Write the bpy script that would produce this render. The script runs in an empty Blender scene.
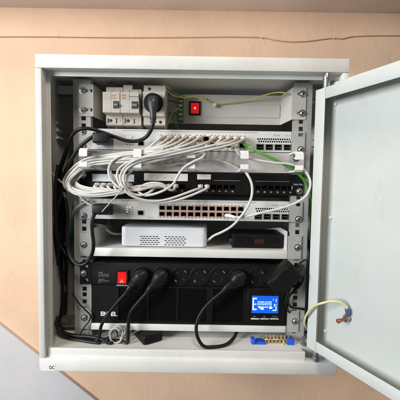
import bpy, bmesh, math, random
from mathutils import Vector, Matrix
random.seed(7)
S = bpy.context.scene
COL = S.collection
R = math.radians

# ---------------------------------------------------------------- camera
CAM = Vector((0.019, -0.654, 0.0)); FPX = 302.0
PITCH, ROLL = R(3.2), R(0.9)
fw = Vector((0, math.cos(PITCH), -math.sin(PITCH))); r0 = Vector((1, 0, 0)); u0 = r0.cross(fw)
rt = r0*math.cos(ROLL) + u0*math.sin(ROLL); up = -r0*math.sin(ROLL) + u0*math.cos(ROLL)
cd = bpy.data.cameras.new('camera'); cam = bpy.data.objects.new('camera', cd); COL.objects.link(cam)
m = Matrix((rt, up, -fw)).transposed().to_4x4(); m.translation = CAM
cam.matrix_world = m
cd.sensor_width = 36.0; cd.lens = FPX/400*36.0; cd.clip_start = 0.01; cd.clip_end = 50
S.camera = cam

def P(px, py, Y):
    """a measured point of the photograph, at its real depth Y, as a world point"""
    d = fw + rt*((px-200)/FPX) + up*((200-py)/FPX)
    return CAM + d*((Y-CAM.y)/d.y)

# ---------------------------------------------------------------- light
w = bpy.data.worlds.new('World'); S.world = w; w.use_nodes = True
bg = w.node_tree.nodes['Background']; bg.inputs[0].default_value = (1.0, 0.95, 0.9, 1); bg.inputs[1].default_value = 0.07
def area(name, loc, target, size, power, col):
    l = bpy.data.lights.new(name, 'AREA'); l.shape = 'RECTANGLE'; l.size, l.size_y = size; l.energy = power; l.color = col
    o = bpy.data.objects.new(name, l); COL.objects.link(o); o.location = loc
    o.rotation_euler = (Vector(target)-Vector(loc)).to_track_quat('-Z', 'Y').to_euler()
    return o
area('window_light', (-2.20, -1.70, 0.50), (0.0, 0.1, -0.05), (1.1, 1.3), 118, (0.95, 0.985, 1.0))
area('room_lamp', (0.25, -1.35, 1.95), (0.15, 0.3, 0.0), (0.5, 0.5), 30, (1.0, 0.86, 0.72))
S.view_settings.view_transform = 'Standard'; S.view_settings.look = 'None'
S.view_settings.exposure = -0.14; S.view_settings.gamma = 1.0
S.render.engine = 'CYCLES'
S.cycles.use_denoising = True
S.cycles.max_bounces = 8

# ---------------------------------------------------------------- materials
def mat(name, col, rough=0.5, metal=0.0, bump=0.0, scale=200.0, var=0.0, vscale=12.0, emit=None, estr=0.0, spec=0.5, coat=0.0, dust=0.0):
    M = bpy.data.materials.new(name); M.use_nodes = True
    nt = M.node_tree; b = nt.nodes['Principled BSDF']; L = nt.links.new
    b.inputs['Base Color'].default_value = (*col, 1); b.inputs['Roughness'].default_value = rough
    b.inputs['Metallic'].default_value = metal; b.inputs['Specular IOR Level'].default_value = spec
    if coat: b.inputs['Coat Weight'].default_value = coat
    tc = nt.nodes.new('ShaderNodeTexCoord')
    if var:
        n = nt.nodes.new('ShaderNodeTexNoise'); n.inputs['Scale'].default_value = vscale; n.inputs['Detail'].default_value = 7; n.inputs['Roughness'].default_value = 0.62
        L(tc.outputs['Object'], n.inputs['Vector'])
        r = nt.nodes.new('ShaderNodeValToRGB'); r.color_ramp.elements[0].position = 0.3; r.color_ramp.elements[1].position = 0.72
        r.color_ramp.elements[0].color = (*[c*(1-var) for c in col], 1); r.color_ramp.elements[1].color = (*[min(1, c*(1+var*0.6)) for c in col], 1)
        L(n.outputs['Fac'], r.inputs['Fac']); L(r.outputs['Color'], b.inputs['Base Color'])
        mr = nt.nodes.new('ShaderNodeMapRange'); mr.inputs['To Min'].default_value = max(0.05, rough-0.1); mr.inputs['To Max'].default_value = min(1, rough+0.12)
        L(n.outputs['Fac'], mr.inputs['Value']); L(mr.outputs['Result'], b.inputs['Roughness'])
    if dust:
        src = b.inputs['Base Color'].links[0].from_socket if b.inputs['Base Color'].links else None
        mp = nt.nodes.new('ShaderNodeMapping'); mp.inputs['Scale'].default_value = (1.0, 1.0, 0.35); mp.inputs['Rotation'].default_value = (0.1, 0.4, 0.2)
        L(tc.outputs['Object'], mp.inputs['Vector']); prev = src
        for sc_k, lo, hi, amt in ((26.0, 0.60, 0.74, dust), (190.0, 0.66, 0.72, dust*1.6), (4.0, 0.52, 0.80, dust*0.8)):
            dn_ = nt.nodes.new('ShaderNodeTexNoise'); dn_.inputs['Scale'].default_value = sc_k; dn_.inputs['Detail'].default_value = 9; dn_.inputs['Roughness'].default_value = 0.68
            L(mp.outputs['Vector'], dn_.inputs['Vector'])
            mr_ = nt.nodes.new('ShaderNodeMapRange'); mr_.inputs['From Min'].default_value = lo; mr_.inputs['From Max'].default_value = hi; mr_.inputs['To Max'].default_value = amt
            L(dn_.outputs['Fac'], mr_.inputs['Value'])
            mx = nt.nodes.new('ShaderNodeMix'); mx.data_type = 'RGBA'; mx.inputs[7].default_value = (col[0]*0.45, col[1]*0.42, col[2]*0.38, 1); mx.inputs[6].default_value = (*col, 1)
            if prev: L(prev, mx.inputs[6])
            L(mr_.outputs['Result'], mx.inputs[0]); prev = mx.outputs[2]
        L(prev, b.inputs['Base Color'])
    if bump:
        n2 = nt.nodes.new('ShaderNodeTexNoise'); n2.inputs['Scale'].default_value = scale; n2.inputs['Detail'].default_value = 4
        L(tc.outputs['Object'], n2.inputs['Vector'])
        bp = nt.nodes.new('ShaderNodeBump'); bp.inputs['Strength'].default_value = bump; bp.inputs['Distance'].default_value = 0.001
        L(n2.outputs['Fac'], bp.inputs['Height']); L(bp.outputs['Normal'], b.inputs['Normal'])
    if emit:
        b.inputs['Emission Color'].default_value = (*emit, 1); b.inputs['Emission Strength'].default_value = estr
    return M
M = {}
def dm(k, *a, **kw): M[k] = mat(k, *a, **kw)
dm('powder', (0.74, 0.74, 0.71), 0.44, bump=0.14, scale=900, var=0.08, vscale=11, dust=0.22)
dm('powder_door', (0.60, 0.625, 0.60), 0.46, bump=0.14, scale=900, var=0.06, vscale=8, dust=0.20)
dm('rail', (0.45, 0.455, 0.44), 0.45, 0.15, bump=0.06, scale=700, var=0.10, vscale=30, dust=0.25)
dm('tray', (0.55, 0.52, 0.48), 0.45, bump=0.06, scale=700, var=0.06, vscale=20)
dm('organizer', (0.50, 0.48, 0.46), 0.5, bump=0.05, scale=700, var=0.06, vscale=20)
dm('ring', (0.82, 0.82, 0.80), 0.35, var=0.04, vscale=40)
dm('switch_white', (0.62, 0.62, 0.61), 0.42, bump=0.05, scale=800, var=0.05, vscale=30, dust=0.15)
dm('sheet_dark', (0.06, 0.06, 0.06), 0.6)
dm('black_gloss', (0.009, 0.008, 0.008), 0.3, spec=0.35, bump=0.03, scale=500, var=0.2, vscale=15)
dm('black', (0.007, 0.007, 0.0075), 0.5, spec=0.2, bump=0.06, scale=900, var=0.2, vscale=20)
dm('black_matt', (0.007, 0.007, 0.0075), 0.6, spec=0.16, bump=0.1, scale=1200, var=0.3, vscale=25)
dm('cavity', (0.006, 0.006, 0.006), 0.7)
dm('black_rubber', (0.009, 0.009, 0.0095), 0.42, spec=0.3, bump=0.03, scale=300, var=0.25, vscale=30)
dm('plug_grey', (0.030, 0.034, 0.042), 0.42, var=0.1, vscale=40)
dm('cable_white', (0.60, 0.595, 0.57), 0.42, bump=0.03, scale=300, var=0.06, vscale=30)
dm('cable_cream', (0.56, 0.54, 0.49), 0.42, bump=0.03, scale=300, var=0.07, vscale=30)
dm('cable_grey', (0.42, 0.42, 0.40), 0.45, bump=0.03, scale=300, var=0.07, vscale=30)
dm('plug_clear', (0.74, 0.73, 0.68), 0.2, var=0.05, vscale=80)
dm('cable_green', (0.11, 0.36, 0.055), 0.42, var=0.1, vscale=30)
dm('port_metal', (0.60, 0.40, 0.32), 0.4, 0.35, var=0.1, vscale=60)
dm('gold', (0.75, 0.52, 0.2), 0.3, 1.0)
dm('brass', (0.62, 0.46, 0.26), 0.32, 0.9, var=0.2, vscale=90)
dm('steel', (0.62, 0.61, 0.58), 0.25, 1.0, var=0.1, vscale=80)
dm('zinc', (0.45, 0.46, 0.46), 0.35, 0.9, var=0.15, vscale=60)
dm('breaker', (0.60, 0.55, 0.49), 0.38, var=0.05, vscale=40)
dm('breaker_grey', (0.60, 0.50, 0.42), 0.42, var=0.06, vscale=40)
dm('toggle', (0.05, 0.055, 0.07), 0.4)
dm('print_red', (0.62, 0.06, 0.04), 0.5)
dm('print_black', (0.02, 0.02, 0.02), 0.5)
dm('print_grey', (0.25, 0.25, 0.26), 0.5)
dm('print_white', (0.75, 0.75, 0.76), 0.5)
dm('print_dim', (0.26, 0.27, 0.32), 0.5)
dm('red_lit', (0.5, 0.01, 0.01), 0.25, emit=(1.0, 0.015, 0.02), estr=0.42)
dm('red_hot', (1, 0.4, 0.35), 0.25, emit=(1.0, 0.25, 0.2), estr=1.5)
dm('led_green', (0.5, 0.8, 0.2), 0.4, emit=(0.75, 1.0, 0.25), estr=1.2)
dm('led_amber', (0.9, 0.8, 0.4), 0.4, emit=(1.0, 0.85, 0.4), estr=1.3)
dm('led_off', (0.10, 0.11, 0.10), 0.4)
dm('lcd', (0.01, 0.03, 0.3), 0.2, emit=(0.008, 0.15, 0.85), estr=0.85)
dm('lcd_segment', (0.6, 0.85, 1), 0.3, emit=(0.50, 0.88, 1.0), estr=1.05)
dm('modem', (0.70, 0.72, 0.74), 0.33, var=0.02, vscale=20)
dm('wall', (0.82, 0.565, 0.395), 0.85, bump=0.8, scale=60, var=0.09, vscale=6, dust=0.20)
dm('ceiling', (0.74, 0.66, 0.62), 0.9, bump=0.6, scale=60, var=0.10, vscale=7, dust=0.25)
dm('board', (0.66, 0.64, 0.66), 0.6, bump=0.4, scale=80, var=0.06, vscale=6, dust=0.22)
dm('wall_wire', (0.55, 0.40, 0.29), 0.7, var=0.1, vscale=20)
dm('earth_wire', (0.50, 0.52, 0.10), 0.42, var=0.12, vscale=60)
dm('earth_pale', (0.66, 0.66, 0.36), 0.42, var=0.1, vscale=60)
dm('wire_brown', (0.22, 0.11, 0.05), 0.45)
dm('smoked', (0.045, 0.014, 0.012), 0.3)
dm('wire_blue', (0.03, 0.12, 0.45), 0.45)
dm('wire_green', (0.03, 0.16, 0.07), 0.45)
dm('blue_plastic', (0.012, 0.09, 0.55), 0.35, var=0.1, vscale=60)
dm('lug_blue', (0.06, 0.10, 0.30), 0.4)
dm('copper', (0.45, 0.16, 0.12), 0.35, 0.8, var=0.2, vscale=90)
dm('tape', (0.72, 0.62, 0.30), 0.6)
dm('sticker', (0.85, 0.85, 0.84), 0.5)
dm('label_paper', (0.80, 0.72, 0.68), 0.6, var=0.05, vscale=60)
dm('label_cool', (0.72, 0.76, 0.82), 0.6, var=0.05, vscale=60)

# ---------------------------------------------------------------- mesh building
class MB:
    def __init__(s): s.v = []; s.f = []
    def add(s, vs, fs):
        n = len(s.v); s.v += [Vector(v) for v in vs]; s.f += [tuple(i+n for i in f) for f in fs]; return s
    def box(s, x0, x1, y0, y1, z0, z1):
        return s.add([(x0,y0,z0),(x1,y0,z0),(x1,y1,z0),(x0,y1,z0),(x0,y0,z1),(x1,y0,z1),(x1,y1,z1),(x0,y1,z1)],
                     [(3,2,1,0),(4,5,6,7),(0,1,5,4),(1,2,6,5),(2,3,7,6),(3,0,4,7)])
    def bev(s, x0, x1, y0, y1, z0, z1, b=0.001, seg=2):
        bm = bmesh.new(); bmesh.ops.create_cube(bm, size=1)
        for v in bm.verts: v.co = Vector(((x0+x1)/2+v.co.x*(x1-x0), (y0+y1)/2+v.co.y*(y1-y0), (z0+z1)/2+v.co.z*(z1-z0)))
        bmesh.ops.bevel(bm, geom=bm.edges[:], offset=b, segments=seg, affect='EDGES', profile=0.5)
        return s.frombm(bm)
    def frombm(s, bm):
        bm.verts.index_update()
        s.add([v.co.copy() for v in bm.verts], [tuple(v.index for v in f.verts) for f in bm.faces]); bm.free(); return s
    def tube(s, pts, r, n=10, sub=6, flat=None, cap=True):
        """pts through a Catmull-Rom spline; r a number or a list of radii (or (ra, rb) pairs)"""
        pts = [Vector(p) for p in pts]
        rr = r if isinstance(r, (list, tuple)) else [r]*len(pts)
        rr = [(q, q) if not isinstance(q, (list, tuple)) else q for q in rr]
        path, rad = [], []
        if sub > 1 and len(pts) > 2:
            for i in range(len(pts)-1):
                p1, p2 = pts[i], pts[i+1]
                p0 = pts[i-1] if i else p1*2-p2
                p3 = pts[i+2] if i+2 < len(pts) else p2*2-p1
                ts = [0.0]
                for a, b_ in ((p0,p1),(p1,p2),(p2,p3)): ts.append(ts[-1]+max(1e-5, (b_-a).length)**0.5)
                for k in range(sub):
                    t = ts[1]+(ts[2]-ts[1])*k/sub
                    A1 = p0*((ts[1]-t)/(ts[1]-ts[0]))+p1*((t-ts[0])/(ts[1]-ts[0]))
                    A2 = p1*((ts[2]-t)/(ts[2]-ts[1]))+p2*((t-ts[1])/(ts[2]-ts[1]))
                    A3 = p2*((ts[3]-t)/(ts[3]-ts[2]))+p3*((t-ts[2])/(ts[3]-ts[2]))
                    B1 = A1*((ts[2]-t)/(ts[2]-ts[0]))+A2*((t-ts[0])/(ts[2]-ts[0]))
                    B2 = A2*((ts[3]-t)/(ts[3]-ts[1]))+A3*((t-ts[1])/(ts[3]-ts[1]))
                    path.append(B1*((ts[2]-t)/(ts[2]-ts[1]))+B2*((t-ts[1])/(ts[2]-ts[1])))
                    f = k/sub; rad.append((rr[i][0]*(1-f)+rr[i+1][0]*f, rr[i][1]*(1-f)+rr[i+1][1]*f))
            path.append(pts[-1]); rad.append(rr[-1])
        else: path, rad = pts, rr
        N = len(path); T = [(path[min(i+1,N-1)]-path[max(i-1,0)]).normalized() for i in range(N)]
        ref = Vector(flat) if flat else (Vector((0,1,0)) if abs(T[0].y) < 0.9 else Vector((0,0,1)))
        nrm = (ref-T[0]*ref.dot(T[0])).normalized(); vs = []; fs = []
        for i in range(N):
            if flat: nrm = ref-T[i]*ref.dot(T[i])
            else: nrm = nrm-T[i]*nrm.dot(T[i])
            nrm.normalize(); bn = T[i].cross(nrm)
            for k in range(n):
                a = 2*math.pi*k/n
                vs.append(path[i]+nrm*(math.cos(a)*rad[i][0])+bn*(math.sin(a)*rad[i][1]))
        for i in range(N-1):
            for k in range(n):
                a, b_ = i*n+k, i*n+(k+1)%n
                fs.append((a, a+n, b_+n, b_))
        if cap: fs.append(tuple(range(n))); fs.append(tuple(range((N-1)*n, N*n))[::-1])
        return s.add(vs, fs)
    def lathe(s, c, axis, prof, n=24):
        """prof: list of (distance along axis, radius)"""
        c = Vector(c); ax = Vector(axis).normalized(); a = ax.orthogonal().normalized(); b_ = ax.cross(a)
        vs = []; fs = []
        for (h, r) in prof:
            for k in range(n):
                t = 2*math.pi*k/n; vs.append(c+ax*h+(a*math.cos(t)+b_*math.sin(t))*max(r, 1e-6))
        for i in range(len(prof)-1):
            for k in range(n):
                p, q = i*n+k, i*n+(k+1)%n; fs.append((p, q, q+n, p+n))
        fs.append(tuple(range(n))[::-1]); fs.append(tuple(range((len(prof)-1)*n, len(prof)*n)))
        return s.add(vs, fs)
    def prism(s, poly, y0, y1):
        """poly (x, z) extruded along Y"""
        n = len(poly)
        return s.add([(x, y0, z) for x, z in poly]+[(x, y1, z) for x, z in poly],
            [tuple(range(n)), tuple(range(n, 2*n))[::-1]]+[(i, i+n, (i+1)%n+n, (i+1)%n) for i in range(n)])
    def prism_x(s, poly, x0, x1):
        """poly (y, z) extruded along X"""
        n = len(poly)
        return s.add([(x0, y, z) for y, z in poly]+[(x1, y, z) for y, z in poly],
            [tuple(range(n))[::-1], tuple(range(n, 2*n))]+[(i, (i+1)%n, (i+1)%n+n, i+n) for i in range(n)])
    def plate(s, x0, x1, z0, z1, y0, y1, holes):
        """a plate facing -Y at y0, y1 behind it, with real rectangular holes (xa, xb, za, zb)"""
        xs = sorted({round(t, 6) for t in [x0, x1]+[h[0] for h in holes]+[h[1] for h in holes] if x0 <= t <= x1})
        zs = sorted({round(t, 6) for t in [z0, z1]+[h[2] for h in holes]+[h[3] for h in holes] if z0 <= t <= z1})
        nx, nz = len(xs)-1, len(zs)-1
        full = [[True]*nz for _ in range(nx)]
        for h in holes:
            for i in range(nx):
                if xs[i] >= h[0]-1e-6 and xs[i+1] <= h[1]+1e-6:
                    for j in range(nz):
                        if zs[j] >= h[2]-1e-6 and zs[j+1] <= h[3]+1e-6: full[i][j] = False
        idx = {}
        def V(i, j, k):
            key = (i, j, k)
            if key not in idx: idx[key] = len(s.v); s.v.append(Vector((xs[i], (y0, y1)[k], zs[j])))
            return idx[key]
        g = lambda i, j: 0 <= i < nx and 0 <= j < nz and full[i][j]
        for i in range(nx):
            for j in range(nz):
                if not full[i][j]: continue
                s.f.append((V(i,j,0), V(i+1,j,0), V(i+1,j+1,0), V(i,j+1,0)))
                s.f.append((V(i,j,1), V(i,j+1,1), V(i+1,j+1,1), V(i+1,j,1)))
                if not g(i-1,j): s.f.append((V(i,j,0), V(i,j+1,0), V(i,j+1,1), V(i,j,1)))
                if not g(i+1,j): s.f.append((V(i+1,j,0), V(i+1,j,1), V(i+1,j+1,1), V(i+1,j+1,0)))
                if not g(i,j-1): s.f.append((V(i,j,0), V(i,j,1), V(i+1,j,1), V(i+1,j,0)))
                if not g(i,j+1): s.f.append((V(i,j+1,0), V(i+1,j+1,0), V(i+1,j+1,1), V(i,j+1,1)))
        return s
    def mesh(s, name, material, smooth=True, off=Vector((0,0,0))):
        me = bpy.data.meshes.new(name); me.from_pydata([tuple(v-off) for v in s.v], [], s.f); me.update()
        bm = bmesh.new(); bm.from_mesh(me); bmesh.ops.recalc_face_normals(bm, faces=bm.faces[:]); bm.to_mesh(me); bm.free()
        me.materials.append(M[material])
        if smooth:
            for p in me.polygons: p.use_smooth = True
            me.set_sharp_from_angle(angle=R(38))
        return me

ORG = {}
def root(o): 
    while o.parent: o = o.parent
    return o
def tag(o, label, cat=None, group=None):
    o['label'] = label
    if cat: o['category'] = cat
    if group: o['group'] = group
    return o
def thing(name, label, cat, loc, group=None):
    o = bpy.data.objects.new(name, None); COL.objects.link(o); o.location = loc; o.empty_display_size = 0.01
    ORG[o.name] = Vector(loc); return tag(o, label, cat, group)
def part(name, mb, material, parent, smooth=True):
    """mb in world coordinates; becomes a child mesh"""
    off = ORG[root(parent).name]
    o = bpy.data.objects.new(name, mb.mesh(name, material, smooth, off)); COL.objects.link(o); o.parent = parent
    return o
def place(name, me, pos, parent):
    """a shared mesh as a child at a world position"""
    o = bpy.data.objects.new(name, me); COL.objects.link(o); o.parent = parent
    o.location = Vector(pos)-ORG[root(parent).name]; return o
def solo(name, mb, material, label, cat, loc, group=None, smooth=True):
    o = bpy.data.objects.new(name, mb.mesh(name, material, smooth, Vector(loc))); COL.objects.link(o); o.location = loc
    ORG[o.name] = Vector(loc); return tag(o, label, cat, group)
def structure(name, mb, material):
    o = bpy.data.objects.new(name, mb.mesh(name, material, False)); COL.objects.link(o); o['kind'] = 'structure'; return o
def lettering(text, pos, size, material, parent, name='lettering', width=None, bold=0.0, shear=0.0):
    """flat raised lettering facing -Y; pos = lower left corner"""
    cu = bpy.data.curves.new('t', 'FONT'); cu.body = text; cu.size = size; cu.extrude = 0.00004; cu.offset = bold; cu.shear = shear; cu.resolution_u = 2
    o = bpy.data.objects.new('t', cu); COL.objects.link(o)
    me = bpy.data.meshes.new_from_object(o.evaluated_get(bpy.context.evaluated_depsgraph_get()))
    bpy.data.objects.remove(o); bpy.data.curves.remove(cu)
    xs = [v.co.x for v in me.vertices]; k = width/(max(xs)-min(xs)) if width else 1.0; x0 = min(xs)
    for v in me.vertices: v.co = Vector(((v.co.x-x0)*k, -v.co.z, v.co.y))
    me.materials.clear(); me.materials.append(M[material]); me.name = name
    return place(name, me, pos, parent)

# shared small pieces
def screw_mesh(r=0.0048, name='screw'):
    mb = MB(); mb.lathe((0,0,0), (0,-1,0), [(0, r*1.55), (0.0012, r*1.55), (0.0013, r*1.05), (0.0032, r), (0.0046, r*0.72), (0.0051, r*0.3)], 18)
    return mb.mesh(name, 'steel')
SCREW = screw_mesh()
cav = MB(); cav.box(-0.0006, 0.0006, -0.0054, -0.0040, -0.0026, 0.0026).box(-0.0026, 0.0026, -0.00535, -0.0040, -0.0006, 0.0006)
CROSS = cav.mesh('slot', 'cavity', False)
def screw(pos, parent, turn=0.0):
    o = place('screw', SCREW, pos, parent); s_ = bpy.data.objects.new('slot', CROSS); COL.objects.link(s_); s_.parent = o
    s_.rotation_euler = (0, turn, 0); return o

# ---------------------------------------------------------------- the setting
WY = 0.412
zc = P(200, 10.5, WY).z
structure('wall', MB().box(-2.2, 2.2, WY, WY+0.1, -1.6, zc+0.3), 'wall')
structure('ceiling_beam', MB().box(-2.2, 2.2, WY-0.26, WY, zc, zc+0.25), 'ceiling')
# slanted pale board on the wall, below left
a, b_ = P(62, 374, WY-0.012), P(95, 400, WY-0.012)
d = (b_-a); A0 = a-d*3.2; B0 = a+d*5.0
bd = MB().prism([(A0.x, A0.z), (B0.x, B0.z), (B0.x-0.001, B0.z-0.05), (-2.0, B0.z-0.05), (-2.0, A0.z)], WY-0.012, WY-0.0005)
solo('wall_board', bd, 'board', 'pale grey board with a slanting edge on the wall below the cabinet', 'board', (-1.2, WY-0.006, B0.z))
# thin wire along the wall above
pts = [P(x, y, WY-0.004) for x, y in ((-60,37),(0,36.5),(50,36.6),(90,37.2),(140,37.4),(190,37.2),(230,36.8),(262,37.6),(275,40),(290,41.6),(306,41.2),(322,39.2),(334,38),(342,38.6),(352,36.5),(400,35.5),(470,37))]
ww = solo('wall_wire', MB().tube(pts, 0.0016, 8), 'wall_wire', 'thin painted-over wire running along the wall above the cabinet', 'wire', pts[5])
for x, y in ((334,38.2),(57,36.6),(133,37.3),(262,37.8)):
    c = P(x, y, WY-0.004); part('wire_clip', MB().bev(c.x-0.0022, c.x+0.0022, WY-0.0066, WY-0.0005, c.z-0.0022, c.z+0.0034, 0.0009, 2), 'wall', ww)

# ---------------------------------------------------------------- cabinet
HW = 0.303; FY = -0.060; BY = 0.405; ZT = 0.2435; ZB = -0.387; ZI = 0.217; ZF = -0.3605; FLOOR = -0.3458
cab = thing('wall_cabinet', 'open light grey steel wall cabinet full of network equipment', 'cabinet', (0, 0.17, ZB))
part('side_panel', MB().box(-HW, -HW+0.0015, FY+0.021, BY, ZB+0.002, ZT-0.002), 'powder', cab)
part('side_panel', MB().box(HW-0.0015, HW, FY+0.021, BY, ZB+0.002, ZT-0.002), 'powder', cab)
part('top_panel', MB().box(-HW+0.002, HW-0.002, FY+0.021, BY, ZI+0.004, ZT-0.001), 'powder', cab)
fl = [(-HW+0.002, -0.0480), (0.2380, -0.0480), (0.2380, -0.0295), (HW-0.002, -0.0295), (HW-0.002, BY), (-HW+0.002, BY)]
part('bottom_panel', MB().add([(x, y, z) for z in (ZB+0.001, FLOOR) for x, y in fl], [tuple(range(6))[::-1], tuple(range(6, 12))]+[(i, (i+1)%6, (i+1)%6+6, i+6) for i in range(6)]), 'powder', cab)
part('back_panel', MB().box(-HW+0.002, HW-0.002, BY-0.002, BY+0.001, FLOOR+0.001, ZI+0.003), 'powder', cab)
# outer front frame, four bent sheet members
part('frame_bar', MB().bev(-HW, HW, FY, FY+0.0205, ZI, ZT, 0.0022), 'powder', cab)
part('frame_bar', MB().bev(-HW, HW, FY, FY+0.0205, ZB, ZF, 0.0022), 'powder', cab)
part('frame_bar', MB().bev(-HW, -0.2905, FY, FY+0.0205, ZF+0.0004, ZI-0.0004, 0.0018), 'powder', cab)
part('frame_bar', MB().bev(0.2905, HW, FY, FY+0.0205, ZF+0.0004, ZI-0.0004, 0.0018), 'powder', cab)
# inner lip of the opening
part('opening_lip', MB().bev(-0.2925, 0.2925, -0.0400, -0.0385, 0.2085, 0.2185, 0.0004, 1), 'powder', cab)
part('opening_lip', MB().bev(-0.2895, 0.2400, -0.0530, -0.0483, -0.3625, -0.3425, 0.0012, 2), 'powder', cab)
part('opening_lip', MB().bev(-0.2925, -0.2830, -0.0412, -0.0380, -0.3600, 0.2080, 0.0008, 1), 'powder', cab)
part('opening_lip', MB().bev(0.2830, 0.2925, -0.0412, -0.0380, -0.3600, 0.2080, 0.0008, 1), 'powder', cab)
# louvres pressed into the sides
for sx in (-1, 1):
    for k in range(3):
        zz = 0.130-k*0.0165
        pr = [(sx*(HW-0.002), zz-0.005), (sx*(HW-0.008), zz-0.002), (sx*(HW-0.002), zz+0.004)]
        part('louvre', MB().prism(pr, 0.02, 0.11), 'powder', cab)
# mounting rails with square holes
holes_z = []
zz = 0.1125+4*0.04445
while zz > -0.36:
    for dz in (0.00635, 0.02225, 0.0381):
        c = zz-dz
        if -0.335 < c < 0.205: holes_z.append(c)
    zz -= 0.04445
for sx in (-1, 1):
    mb = MB(); xa, xb = sorted((sx*0.2175, sx*0.2545)); hx = sx*0.2325
    mb.plate(xa, xb, FLOOR+0.0005, 0.2165, 0.0, 0.002, [(hx-0.0047, hx+0.0047, c-0.0047, c+0.0047) for c in holes_z])
    part('mounting_rail', mb, 'rail', cab, False)
    xo = sx*0.2545; xa, xb = sorted((xo, xo-sx*0.002))
    part('rail_web', MB().box(xa, xb, 0.0022, 0.045, FLOOR+0.0005, 0.2165), 'rail', cab)
    xa, xb = sorted((sx*0.2175, sx*0.2190))
    part('rail_web', MB().box(xa, xb, 0.0022, 0.014, FLOOR+0.0005, 0.2165), 'rail', cab)
    for zb in (FLOOR+0.012, 0.19):
        xa, xb = sorted((sx*0.2555, sx*(HW-0.0025)))
        part('rail_bracket', MB().box(xa, xb, 0.020, 0.045, zb, zb+0.018), 'zinc', cab)
# sticker, lower left corner of the frame
sp = P(41.5, 370.5, FY); sq = P(55.6, 363.5, FY)
st = part('sticker', MB().box(max(sp.x, -HW+0.002), sq.x, FY-0.0003, FY-0.00005, sp.z, sq.z), 'sticker', cab)
tp = P(49.2, 369.0, FY); lettering('OC', (tp.x, FY-0.00045, tp.z), 0.0102, 'print_black', st, bold=0.0002, width=P(54.4,368,FY).x-tp.x)
# corner bolt on the floor at the right
c = P(303, 353, -0.02); part('earth_bolt', MB().lathe((c.x, -0.02, FLOOR), (0,0,1), [(0,0.006),(0.004,0.006),(0.0041,0.0035),(0.018,0.0035),(0.019,0.002)], 6), 'zinc', cab)

# door: a shallow tray, swung open about 104 degrees on the right side
DZ0, DZ1 = -0.3335, 0.1860; DW = 0.535; DD = 0.030; LIP = 0.0215
th = R(27.5); dx = Vector((math.sin(th), -math.cos(th), 0)); dn = Vector((math.cos(th), math.sin(th), 0))   # along the door / outwards
hinge = Vector((0.2455, -0.0480, 0))
def D(s_, t, z): return hinge+dx*s_+dn*t+Vector((0, 0, z))      # s along, t from rim (0) to skin (DD)
def dbox(s0, s1, t0, t1, z0, z1, b=0.0008):
    mb = MB(); q = MB().bev(s0, s1, t0, t1, z0, z1, b, 2)
    mb.v = [D(v.x, v.y, v.z) for v in q.v]; mb.f = q.f; return mb
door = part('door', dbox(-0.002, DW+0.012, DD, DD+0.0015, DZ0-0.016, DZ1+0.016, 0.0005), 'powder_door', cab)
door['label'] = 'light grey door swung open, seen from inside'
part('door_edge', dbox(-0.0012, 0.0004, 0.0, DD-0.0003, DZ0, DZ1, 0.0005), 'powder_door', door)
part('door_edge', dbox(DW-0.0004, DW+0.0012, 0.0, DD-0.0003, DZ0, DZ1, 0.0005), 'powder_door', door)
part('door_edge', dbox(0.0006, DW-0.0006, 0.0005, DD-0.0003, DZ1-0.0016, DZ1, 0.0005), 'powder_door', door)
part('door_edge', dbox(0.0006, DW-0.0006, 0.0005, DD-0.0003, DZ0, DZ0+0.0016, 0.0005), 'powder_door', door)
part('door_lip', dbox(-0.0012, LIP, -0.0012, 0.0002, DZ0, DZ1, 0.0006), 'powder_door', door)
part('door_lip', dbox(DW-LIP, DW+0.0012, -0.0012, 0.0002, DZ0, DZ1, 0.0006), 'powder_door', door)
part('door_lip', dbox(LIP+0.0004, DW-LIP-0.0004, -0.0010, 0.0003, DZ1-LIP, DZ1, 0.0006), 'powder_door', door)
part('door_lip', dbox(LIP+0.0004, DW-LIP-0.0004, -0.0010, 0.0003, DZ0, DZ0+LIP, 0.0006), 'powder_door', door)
def on_door(px, py, t):
    """a measured point lying at depth t inside the door tray"""
    d_ = fw + rt*((px-200)/FPX) + up*((200-py)/FPX); o_ = hinge+dn*t
    return CAM+d_*((o_-CAM).dot(dn)/d_.dot(dn))
for z0, z1 in ((DZ1+0.0002, 0.2165), (-0.3602, DZ0-0.0002)):
    hc = D(0.012, 0.012, 0)
    part('hinge_pin', MB().lathe((hc.x, hc.y, z0), (0,0,1), [(0,0.0058),(0.0008,0.0064),(z1-z0-0.001,0.0064),(z1-z0,0.0058)], 20), 'zinc', door)
    part('hinge_collar', MB().lathe((hc.x, hc.y, z1-0.0105 if z1 > 0 else z0+0.006), (0,0,1), [(0,0.0074),(0.0022,0.0074)], 20), 'zinc', door)
for px, py in ((330.8, 217.6), (325.6, 330.8), (336.2, 104.0)):
    c = on_door(px, py, DD); part('door_stud', MB().lathe(c, -dn, [(0,0.0035),(0.003,0.0035),(0.004,0.002)], 12), 'powder_door', door)

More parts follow.
